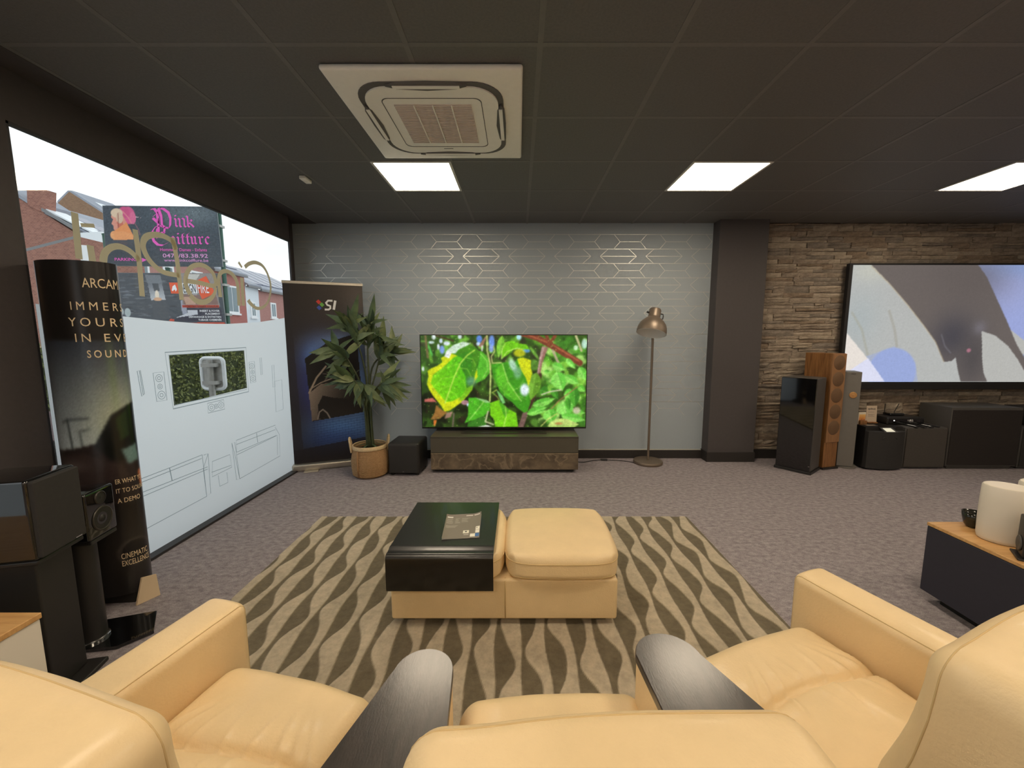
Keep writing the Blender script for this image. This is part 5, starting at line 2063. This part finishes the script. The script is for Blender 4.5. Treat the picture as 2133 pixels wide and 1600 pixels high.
# local x runs along the front towards the left, local y towards the viewer's front
Mf = Matrix.Identity(4)
MB().rbox(.0, .325, -.28, .0, .03, 1.012, r=.01, n=2).build('cabinet', m_darkgrey, t1)
MB().rbox(.004, .321, -.003, .012, .034, 1.008, r=.004, n=2).build('gloss_front', m_gloss, t1, label='mirror-black front panel')
MB().rbox(-.01, .335, -.29, .012, .0, .03, r=.004, n=1).build('plinth', m_satin, t1)
MB().box(.008, .02, .0115, .0135, .085, .092).build('badge', m_chrome, t1)

# walnut tower with five round grilles
t2 = thing('tower_speaker', 'tall walnut floor-standing loudspeaker with five round tan driver grilles', 'loudspeaker', (3.375, 4.30, 0), math.radians(14))
MB().rbox(-.093, .093, -.10, .20, .02, 1.262, r=.004, n=1).build('cabinet', m_walnut, t2)
MB().rbox(-.093, .093, -.112, -.098, .30, 1.258, r=.003, n=1).build('baffle', m_walnutfront, t2)
for k in range(5):
    zz = 1.165 - .176 * k
    MB().lathe([(.079, -.100), (.079, .004), (.074, .007), (.0, .010)], 28, T(0, -.108, zz) @ Matrix.Rotation(PI / 2, 4, 'X')).build('driver_grille', m_walnutgr, t2, True, angle=40)
MB().box(-.105, .105, -.12, .21, .0, .02).build('plinth', m_satin, t2)

# slim grey tower
t3 = thing('tower_speaker', 'slim grey floor-standing loudspeaker with a small copper driver', 'loudspeaker', (3.615, 4.29, 0), math.radians(-24))
MB().rbox(-.078, .075, -.075, .15, .022, 1.065, r=.006, n=2).build('cabinet', m_satin, t3)
MB().rbox(-.076, .073, -.082, -.072, .026, 1.063, r=.003, n=1).build('front_grille', m_greyspk, t3)
MB().lathe([(.034, -.004), (.034, .005), (.031, .007), (.022, .004), (.012, .006), (.0, .008)], 24, T(.012, -.082, .815) @ Matrix.Rotation(PI / 2, 4, 'X')).build('copper_driver', m_copper, t3, True, label='round copper-coloured driver')
MB().box(-.02, .02, -.0835, -.081, 1.04, 1.046).build('badge', m_satin, t3)
MB().lathe([(.0, 0), (.112, 0), (.112, .016), (.106, .021), (.0, .022)], 32, T(.02, .03, 0) @ Matrix.Scale(1.1, 4, (0, 1, 0))).build('base_plate', m_greyspk, t3, True, angle=40)

# black subwoofer with a scooped top edge and display
s1 = thing('subwoofer', 'black subwoofer with a scooped top edge and a lit display', 'subwoofer', (3.965, 4.17, 0))
b_ = MB()
b_.prism([(-.2, .02), (.2, .02), (.2, .468), (.14, .468), (.095, .428), (-.02, .428), (-.065, .468), (-.2, .468)], .04, .36, 'y')
b_.build('body', m_satin, s1)
fr_ = MB()
prof = []
for a in range(9):
    q = -1 + a / 4
    prof.append((.196 * q, -.045 * (1 - q * q)))
outl = prof + [(.2, .05), (-.2, .05)]
fr_.prism(outl, .02, .425)
fr_.build('bowed_grille', m_blackcloth, s1, True, angle=30)
MB().add([(-.055, -.035, .425), (.085, -.035, .425), (.075, .035, .462), (-.05, .035, .462)], [(0, 1, 2, 3)]).build('display_surround', m_darkgrey, s1)
MB().add([(-.032, -.030, .4285), (.062, -.030, .4285), (.052, .022, .457), (-.036, .022, .457)], [(0, 1, 2, 3)]).build('display', emat('lit_display', (.9, .82, .6), .9), s1, label='small lit cream display')
for x in (-.17, .17):
    MB().lathe([(.016, 0), (.016, .02)], 8, T(x, .1, 0)).build('foot', m_foot, s1)
MB().tube([Vector((.09 * math.cos(q), -.04, .33 + .05 * math.sin(q))) for q in np.linspace(.5, 2.6, 10)], .004, 6).build('embossed_arc', m_satin, s1)

s2 = thing('subwoofer', 'plain dark grey cube subwoofer right of the scooped one', 'subwoofer', (4.42, 4.2, 0), math.radians(-1))
MB().rbox(-.225, .225, .0, .36, .012, .462, r=.008, n=2).build('body', m_darkgrey, s2, True, angle=40)
MB().rbox(-.215, .215, -.014, .004, .025, .45, r=.006, n=2).build('grille', mat('grey_cloth', (70, 65, 60), .85, var=(80, .12)), s2)
MB().rbox(-.2, .2, .03, .33, 0, .013, r=.004, n=1).build('plinth', m_foot, s2)

s3 = thing('subwoofer', 'largest subwoofer, dark grey with a black cloth front under the screen', 'subwoofer', (5.04, 4.19, 0), math.radians(-1))
MB().rbox(-.375, .375, .0, .355, .03, .682, r=.006, n=2).build('body', m_darkgrey, s3, True, angle=40)
MB().rbox(-.365, .365, -.012, .004, .05, .655, r=.005, n=2).build('grille', mat('black_grille', (38, 32, 30), .85, var=(120, .15)), s3)
MB().rbox(-.34, .34, .02, .33, 0, .031, r=.004, n=1).build('plinth', m_darkgrey, s3)

s4 = thing('subwoofer', 'dark grey subwoofer cut by the right frame edge', 'subwoofer', (5.68, 4.2, 0))
MB().rbox(-.23, .23, .0, .36, .012, .468, r=.008, n=2).build('body', m_darkgrey, s4, True, angle=40)
MB().rbox(-.215, .215, -.012, .004, .03, .452, r=.005, n=2).build('grille', m_blackcloth, s4)
MB().rbox(-.2, .2, .03, .33, 0, .013, r=.004, n=1).build('plinth', m_foot, s4)
s5 = thing('bookshelf_speaker', 'small black loudspeaker on top of the subwoofer at the right frame edge', 'loudspeaker', (5.70, 4.36, .469))
MB().rbox(-.14, .14, -.1, .12, 0, .2, r=.008, n=2).build('body', m_satin, s5, True, angle=40)
MB().lathe([(.055, 0), (.055, .005), (.0, .008)], 20, T(0, -.1, .09) @ Matrix.Rotation(PI / 2, 4, 'X')).build('driver', m_blackcloth, s5)

# things lying on the scooped and the grey subwoofer
m_cream = mat('cream_card', (226, 204, 172), .6)
phone = thing('phone_display', 'white phone-shaped stand-up display with a sunset picture', 'display', (3.825, 4.34, .4685), math.radians(4))
MB().rbox(-.044, .044, -.006, .004, .0, .135, r=.004, n=2).build('card', mat('white_card', (238, 226, 206), .5), phone)
c = Canvas((0, 0, 10, 16), 24, 36, (226, 170, 96))
c.grad([(0, 0), (10, 0), (10, 16), (0, 16)], (240, 196, 120), (210, 132, 70), (0, 0), (0, 9))
c.poly([(0, 9.5), (10, 9), (10, 16), (0, 16)], (126, 82, 56))
c.line([(4.5, 7), (4.5, 9.5)], .5, (110, 70, 50))
c.build('sunset_picture', lambda a, b: (-.037 + .074 * a, -.0068, .112 - .108 * b), print_mat('card_print', .5), phone)
MB().rbox(-.042, .042, -.03, -.008, .0, .045, r=.003, n=1).build('wood_holder', m_walnut, phone)
sign = thing('sign_card', 'pale upright sign card with a dark heading on a wooden foot', 'sign', (3.985, 4.40, .4685), math.radians(-3))
MB().add([(-.058, -.004, .012), (.058, -.004, .012), (.062, .012, .195), (-.05, .012, .195), (-.058, .0, .012), (.058, .0, .012), (.062, .016, .195), (-.05, .016, .195)],
         [(0, 1, 2, 3), (7, 6, 5, 4), (0, 4, 5, 1), (1, 5, 6, 2), (2, 6, 7, 3), (3, 7, 4, 0)]).build('card', mat('beige_card', (206, 186, 162), .6), sign)
cp = lambda x, z: Vector((x, -.0048 + (z - .012) * .0874, z))
text_mesh('qobuz', cp, (-.036, .146, .046, .172), m_ink, 'heading', sign, .02)
for zz, x1 in ((.125, .03), (.095, .036), (.09, .02), (.075, .034)):
    MB().ribbon([cp(-.034, zz), cp(x1, zz)], .003, (0, -1, 0)).build('text_line', mat('grey_ink', (130, 118, 104), .7), sign)
MB().rbox(-.055, .055, -.03, .02, 0, .016, r=.003, n=1).build('wood_foot', m_walnut, sign)
tab = thing('tablet', 'flat grey tablet lying on top of the scooped subwoofer', 'tablet', (3.84, 4.255, .4685), math.radians(3))
MB().rbox(-.055, .075, -.03, .02, 0, .009, r=.003, n=2).build('body', m_darkgrey, tab)
MB().box(-.05, .07, -.027, .017, .009, .0095).build('glass', mat('tablet_glass', (120, 112, 106), .08), tab)
stream = thing('media_streamer', 'low black streamer box with a round silver knob on the grey subwoofer', 'streamer', (4.30, 4.42, .4635), math.radians(-1))
MB().rbox(-.2, .21, -.10, .13, .004, .085, r=.014, n=3).build('case', m_satin, stream, True, angle=40)
MB().rbox(-.185, .195, -.104, -.095, .014, .066, r=.004, n=1).build('front_panel', m_gloss, stream)
MB().lathe([(.024, 0), (.024, .012), (.02, .015), (.0, .015)], 20, T(.05, -.104, .045) @ Matrix.Rotation(PI / 2, 4, 'X')).build('knob', m_chrome, stream, True, angle=40)
MB().lathe([(.006, 0), (.006, .004), (.0, .005)], 10, T(-.13, -.104, .05) @ Matrix.Rotation(PI / 2, 4, 'X')).build('indicator', emat('white_indicator', (1, 1, 1), 1.5), stream)
for x in (-.17, .18):
    for y in (-.07, .1):
        MB().lathe([(.012, 0), (.012, .006)], 8, T(x, y, 0)).build('foot', m_foot, stream)
rout = thing('network_box', 'small round-cornered black box with two antennas on the streamer', 'network box', (4.30, 4.47, .5490))
MB().rbox(-.085, .085, -.05, .05, 0, .026, r=.012, n=3).build('case', m_gloss, rout, True, angle=40)
for x in (-.08, .03):
    MB().tube([(x, .03, .02), (x + (.0 if x < 0 else .05), .03, .125)], .004, 6).build('antenna', m_foot, rout)
m_wh = mat('white_button', (230, 230, 226), .4)
for k, (x, y, a, lab) in enumerate(((4.33, 4.245, 62, 'leftmost thin black remote control in front of the streamer'), (4.41, 4.235, 62, 'second thin black remote control from the left'), (4.49, 4.245, 60, 'third remote control with white keys, in front of the streamer'), (4.57, 4.26, 58, 'rightmost remote control at the edge of the grey subwoofer'))):
    rc = thing('remote_control', lab, 'remote control', (x - .03, y + .02, .4625), math.radians(-a + 90 + 60), 'remote controls on the grey subwoofer')
    MB().rbox(-.085, .085, -.017, .017, 0, .013, r=.005, n=2).build('body', m_satin, rc)
    if k in (0, 2):
        MB().rbox(-.06, .03, -.011, .011, .0125, .0145, r=.001, n=1).build('key_field', m_wh, rc)
    else:
        for q in range(3):
            MB().lathe([(.007, .0), (.006, .0145)], 10, T(-.05 + .04 * q, 0, 0)).build('key', m_darkgrey, rc)

# ------------------------------------------------------------------ navy cabinet with oak top at the right edge
m_oak = mat('oak_veneer', (214, 170, 112), .45, rgb2=(190, 142, 86), var=(4, .2), stretch=(1.2, 14, 6))
m_navy = mat('navy_lacquer', (44, 44, 56), .45, var=(40, .05))
nc = thing('navy_cabinet', 'dark navy low cabinet with an oak top at the right frame edge', 'cabinet', (2.215, 2.045, 0))
MB().rbox(.0, .95, -1.15, -.004, .055, .418, r=.003, n=1).build('body', m_navy, nc)
MB().rbox(.0, .96, -1.155, .0, .42, .438, r=.003, n=2).build('oak_top', m_oak, nc, label='light oak top board')
MB().box(.06, .9, -1.1, -.06, 0, .056).build('plinth', m_foot, nc)
ZT = .4385
m_whitespk = mat('white_speaker_shell', (222, 214, 200), .5)
ws = thing('wireless_speaker', 'large white oval wireless speaker on the oak top', 'loudspeaker', (2.372, 1.845, ZT))


def oval(z, a, b, n=36):
    return [(a * math.cos(2 * PI * k / n), b * math.sin(2 * PI * k / n), z) for k in range(n)]


mb = MB()
lev = [(0, .076, .064), (.004, .082, .070), (.02, .086, .074), (.10, .088, .076), (.2, .088, .076), (.269, .086, .074), (.276, .083, .071)]
vs = []
for z, a, b2 in lev:
    vs += oval(z, a, b2)
fs = []
n = 36
for i in range(len(lev) - 1):
    for k in range(n):
        fs.append((i * n + k, i * n + (k + 1) % n, (i + 1) * n + (k + 1) % n, (i + 1) * n + k))
fs.append(tuple(range(n))[::-1])
mb.add(vs, fs).build('shell', m_whitespk, ws, True)
mb = MB()
mb.add(oval(.2755, .082, .070) + oval(.278, .078, .066), [(k, (k + 1) % n, n + (k + 1) % n, n + k) for k in range(n)] + [tuple(range(n, 2 * n))])
mb.build('top_panel', mat('speaker_top', (232, 222, 204), .35), ws)
ws.rotation_euler.z = math.radians(-30)
w2 = thing('wireless_speaker', 'second white oval wireless speaker further right, cut by the frame edge', 'loudspeaker', (2.60, 1.88, ZT), math.radians(-30))
for ch in list(ws.children):
    d = ch.copy()
    COL.objects.link(d)
    d.parent = w2
bs = thing('bookshelf_speaker', 'small black loudspeaker on a flat stand beside the white speaker', 'loudspeaker', (2.315, 1.675, ZT), math.radians(-40))
MB().rbox(-.06, .06, -.06, .06, 0, .010, r=.004, n=1).build('stand', m_satin, bs)
MB().rbox(-.045, .045, -.045, .05, .010, .19, r=.008, n=2).build('body', m_satin, bs, True, angle=40)
MB().lathe([(.035, 0), (.035, .004), (.03, .006), (.0, .0)], 20, T(-.046, 0, .065) @ Matrix.Rotation(-PI / 2, 4, 'Y')).build('driver', m_darkgrey, bs, True)
bo = thing('glass_bowl', 'dark glass bowl behind the large white speaker', 'bowl', (2.395, 1.985, ZT))
MB().lathe([(.0, 0), (.025, .001), (.037, .015), (.045, .05), (.048, .08), (.045, .08), (.041, .05), (.033, .018), (.0, .01)], 28, cap=False).build('bowl_wall', mat('smoked_glass', (40, 40, 34), .08), bo, True)

# ------------------------------------------------------------------ cabinet at the left edge
lc = thing('oak_top_cabinet', 'white low cabinet with an oak top at the lower left frame edge', 'cabinet', (-1.625, 1.25, 0))
MB().rbox(-.75, -.004, -.85, -.004, .04, .478, r=.003, n=1).build('body', mat('white_lacquer', (226, 218, 206), .5), lc)
MB().rbox(-.755, .0, -.855, .0, .48, .5, r=.003, n=2).build('oak_top', m_oak, lc, label='oak top board')
MB().box(-.7, -.06, -.8, -.06, 0, .041).build('plinth', m_foot, lc)

# ------------------------------------------------------------------ loudspeakers on stands by the window
bx = thing('stand_speaker', 'big black loudspeaker box on a column stand at the left frame edge', 'loudspeaker', (-1.81, 1.40, 0), math.radians(13))
MB().rbox(-.235, .0, .0, .215, .592, .905, r=.012, n=3).build('cabinet', m_gloss, bx, True, angle=40)
MB().rbox(-.006, .016, .008, .207, .60, .897, r=.006, n=2).build('grille', m_blackcloth, bx)
MB().rbox(-.23, .0, .005, .21, .575, .592, r=.004, n=1).build('stand_plate', m_satin, bx)
MB().rbox(-.19, -.03, .03, .19, .02, .575, r=.006, n=2).build('stand_column', m_satin, bx)
MB().rbox(-.25, .03, -.02, .215, .0, .02, r=.006, n=2).build('stand_base', m_satin, bx)
MB().box(.014, .018, .15, .18, .606, .611).build('badge', m_chrome, bx)

sp = thing('stand_speaker', 'small black two-way loudspeaker on a glossy column stand before the banner', 'loudspeaker', (-1.90, 1.66, 0), math.radians(12))
MB().rbox(-.22, .0, .0, .165, .525, .745, r=.012, n=3).build('cabinet', m_gloss, sp, True, angle=40)
m_cone = mat('driver_cone', (36, 34, 32), .5, var=(40, .1))
m_ring = mat('driver_ring', (70, 66, 60), .35, metal=.5)
Ry = Matrix.Rotation(PI / 2, 4, 'Y')
MB().lathe([(.030, -.002), (.030, .004), (.026, .005)], 28, T(.0, .082, .703) @ Ry, cap=False).build('tweeter_ring', m_ring, sp, True)
MB().lathe([(.027, .003), (.014, .001), (.0, .006)], 24, T(.0, .082, .703) @ Ry, cap=False).build('tweeter', m_cone, sp, True)
MB().lathe([(.056, -.002), (.056, .004), (.051, .006), (.048, .003)], 32, T(.0, .082, .605) @ Ry, cap=False).build('woofer_ring', m_ring, sp, True)
MB().lathe([(.049, .003), (.040, .005), (.018, -.004), (.016, .002), (.0, .005)], 28, T(.0, .082, .605) @ Ry, cap=False).build('woofer', m_cone, sp, True)
MB().rbox(-.2, .0, .01, .155, .508, .525, r=.004, n=1).build('stand_plate', m_satin, sp)
MB().lathe([(.056, .02), (.056, .508)], 26, T(-.1, .08, 0)).build('stand_column', m_satin, sp, True, angle=60)
MB().lathe([(.064, .016), (.064, .026), (.058, .03)], 26, T(-.1, .08, 0)).build('column_collar', m_chrome, sp, True, angle=40)
MB().prism([(-.22, .01), (.05, .0), (.15, .08), (.07, .24), (-.2, .21)], .004, .018).build('stand_base', m_gloss, sp)

# ------------------------------------------------------------------ curved display totem
to = thing('curved_banner', 'black curved cardboard totem with gold lettering at the left of the window', 'banner', (0, 0, 0))
EC = Vector((-2.225, 2.05))
EA, EB = .175, .105
NE = 72
TZ1_ = 1.80
per = [0]
ang0 = PI          # starts at the left end, runs along the side facing the room
angs = [ang0 + PI * 1.4 * k / NE for k in range(NE + 1)]
pe = [Vector((EC.x + EA * math.cos(a), EC.y + EB * math.sin(a))) for a in angs]
for k in range(NE):
    per.append(per[-1] + (pe[k + 1] - pe[k]).length)
LT = per[-1]


def on_tot(s, z, lift=0.0):
    f = float(np.interp(s, per, angs))
    nx, ny = math.cos(f) / EA, math.sin(f) / EB
    q = math.hypot(nx, ny)
    return Vector((EC.x + EA * math.cos(f) + nx / q * lift, EC.y + EB * math.sin(f) + ny / q * lift, z))


c = Canvas((0, 0, LT, TZ1_ - .06), 110, 230, (24, 21, 20))
H_ = TZ1_ - .06
c.glow(.12, .12, .025, .22, (92, 74, 58), .7)
c.glow(.30, .2, .03, .3, (70, 56, 44), .5)
c.grad([(0, .38), (LT, .38), (LT, 1.0), (0, 1.0)], (50, 56, 68), (186, 202, 212), (0, .38), (0, .92))
c.glow(.40, .80, .12, .2, (196, 202, 160), .6)
c.glow(.40, .55, .015, .2, (120, 150, 90), .4)
c.poly([(0, .95), (.2, .93), (.33, .90), (LT, .90), (LT, 1.4), (0, 1.4)], (44, 36, 36))
c.poly([(0, .98), (.25, .95), (.40, 1.03), (.42, 1.10), (.2, 1.12), (0, 1.12)], (58, 47, 46))
c.glow(.18, 1.02, .08, .03, (120, 108, 108), .6)
c.poly([(.05, 1.13), (.3, 1.12), (.3, 1.24), (.08, 1.24)], (74, 44, 36))
c.poly([(.30, .92), (.38, .76), (.44, .72), (.52, .70), (.54, .9), (.5, 1.02), (.36, 1.0)], (20, 22, 20))
c.poly([(.39, .78), (.44, .74), (.44, .88), (.40, .90)], (44, 66, 34), .8)
c.poly([(.40, .95), (.47, .93), (.48, 1.02), (.42, 1.03)], (110, 140, 140))
c.line([(.2, .93), (.19, .78)], .008, (40, 48, 52))
c.line([(.16, .795), (.19, .78), (.29, .775)], .008, (40, 48, 52))
c.line([(.25, .91), (.245, .84), (.29, .83)], .006, (50, 58, 60))
c.poly([(.46, 1.08), (.5, 1.07), (.5, 1.16), (.47, 1.17)], (196, 120, 80))
c.poly([(0, 1.25), (LT, 1.22), (LT, H_), (0, H_)], (26, 23, 23))
c.glow(.42, 1.5, .2, .2, (64, 58, 52), .6)
c.blur(2)
c.ell(.41, 1.51, .075, .075, (66, 60, 56))
c.ell(.415, 1.505, .058, .058, (30, 27, 27))
c.noise(.03)
c.build('printed_sheet', lambda a, b: on_tot(a * LT, TZ1_ - b * H_), print_mat('totem_print', .28, spec=.5), to)
bkm = MB()
ring_pts = [on_tot(per[k], 0) for k in range(0, NE + 1, 3)]
inr = [(EC.x + (p.x - EC.x) * .97, EC.y + (p.y - EC.y) * .95) for p in ring_pts]
m2 = len(inr)
vs = [(x, y, .06) for x, y in inr] + [(x, y, TZ1_ - .003) for x, y in inr]
bkm.add(vs, [(i, i + 1, m2 + i + 1, m2 + i) for i in range(m2 - 1)] + [tuple(range(m2)), tuple(range(2 * m2 - 1, m2 - 1, -1))] + [(m2 - 1, 0, m2, 2 * m2 - 1)])
m_card = mat('brown_card', (200, 178, 148), .8)
bkm.build('cardboard_core', mat('black_card', (40, 36, 34), .7), to)
MB().prism([(EC.x - .16, EC.y - .07), (EC.x + .14, EC.y - .05), (EC.x + .14, EC.y + .07), (EC.x - .16, EC.y + .07)], .0, .06).build('foot_tray', MATS['black_card'], to)
MB().add([(-2.045, 1.97, .002), (-2.0, 2.06, .002), (-2.02, 2.07, .12), (-2.05, 2.02, .13), (-2.053, 1.97, .002), (-2.008, 2.06, .002), (-2.028, 2.07, .12), (-2.058, 2.02, .13)],
         [(0, 1, 2, 3), (7, 6, 5, 4), (0, 4, 5, 1), (1, 5, 6, 2), (2, 6, 7, 3), (3, 7, 4, 0)]).build('side_flap', m_card, to, label='beige cardboard flap')
m_gold2 = mat('gold_foil_ink', (238, 216, 178), .45)
pt = lambda s, z: on_tot(s, z, .0015)


def tline(body, z0, z1, s0, s1, bold=0.0, spacing=1.0):
    text_mesh(body, pt, (s0, z0, s1, z1), m_gold2, 'gold_lettering', to, bold, spacing=spacing)


tline('ARCAM', 1.672, 1.718, .332, .470, 0)
tline('IMMERSE', 1.563, 1.603, .278, .520, 0, 1.55)
tline('YOURSELF', 1.484, 1.526, .262, .590, 0, 1.5)
tline('IN EVERY', 1.408, 1.448, .281, .580, 0, 1.5)
tline('SOUND', 1.329, 1.367, .319, .478, .012, 1.5)
tline('ER WHAT YOU', .672, .697, .363, .49, 0)
tline('IT TO SOUND', .622, .646, .362, .495, 0)
tline('A DEMO', .568, .593, .363, .455, 0)
tline('CINEMATIC', .262, .292, .352, .462, 0)
tline('EXCELLENCE', .222, .252, .352, .470, 0)

bpy.context.view_layer.update()
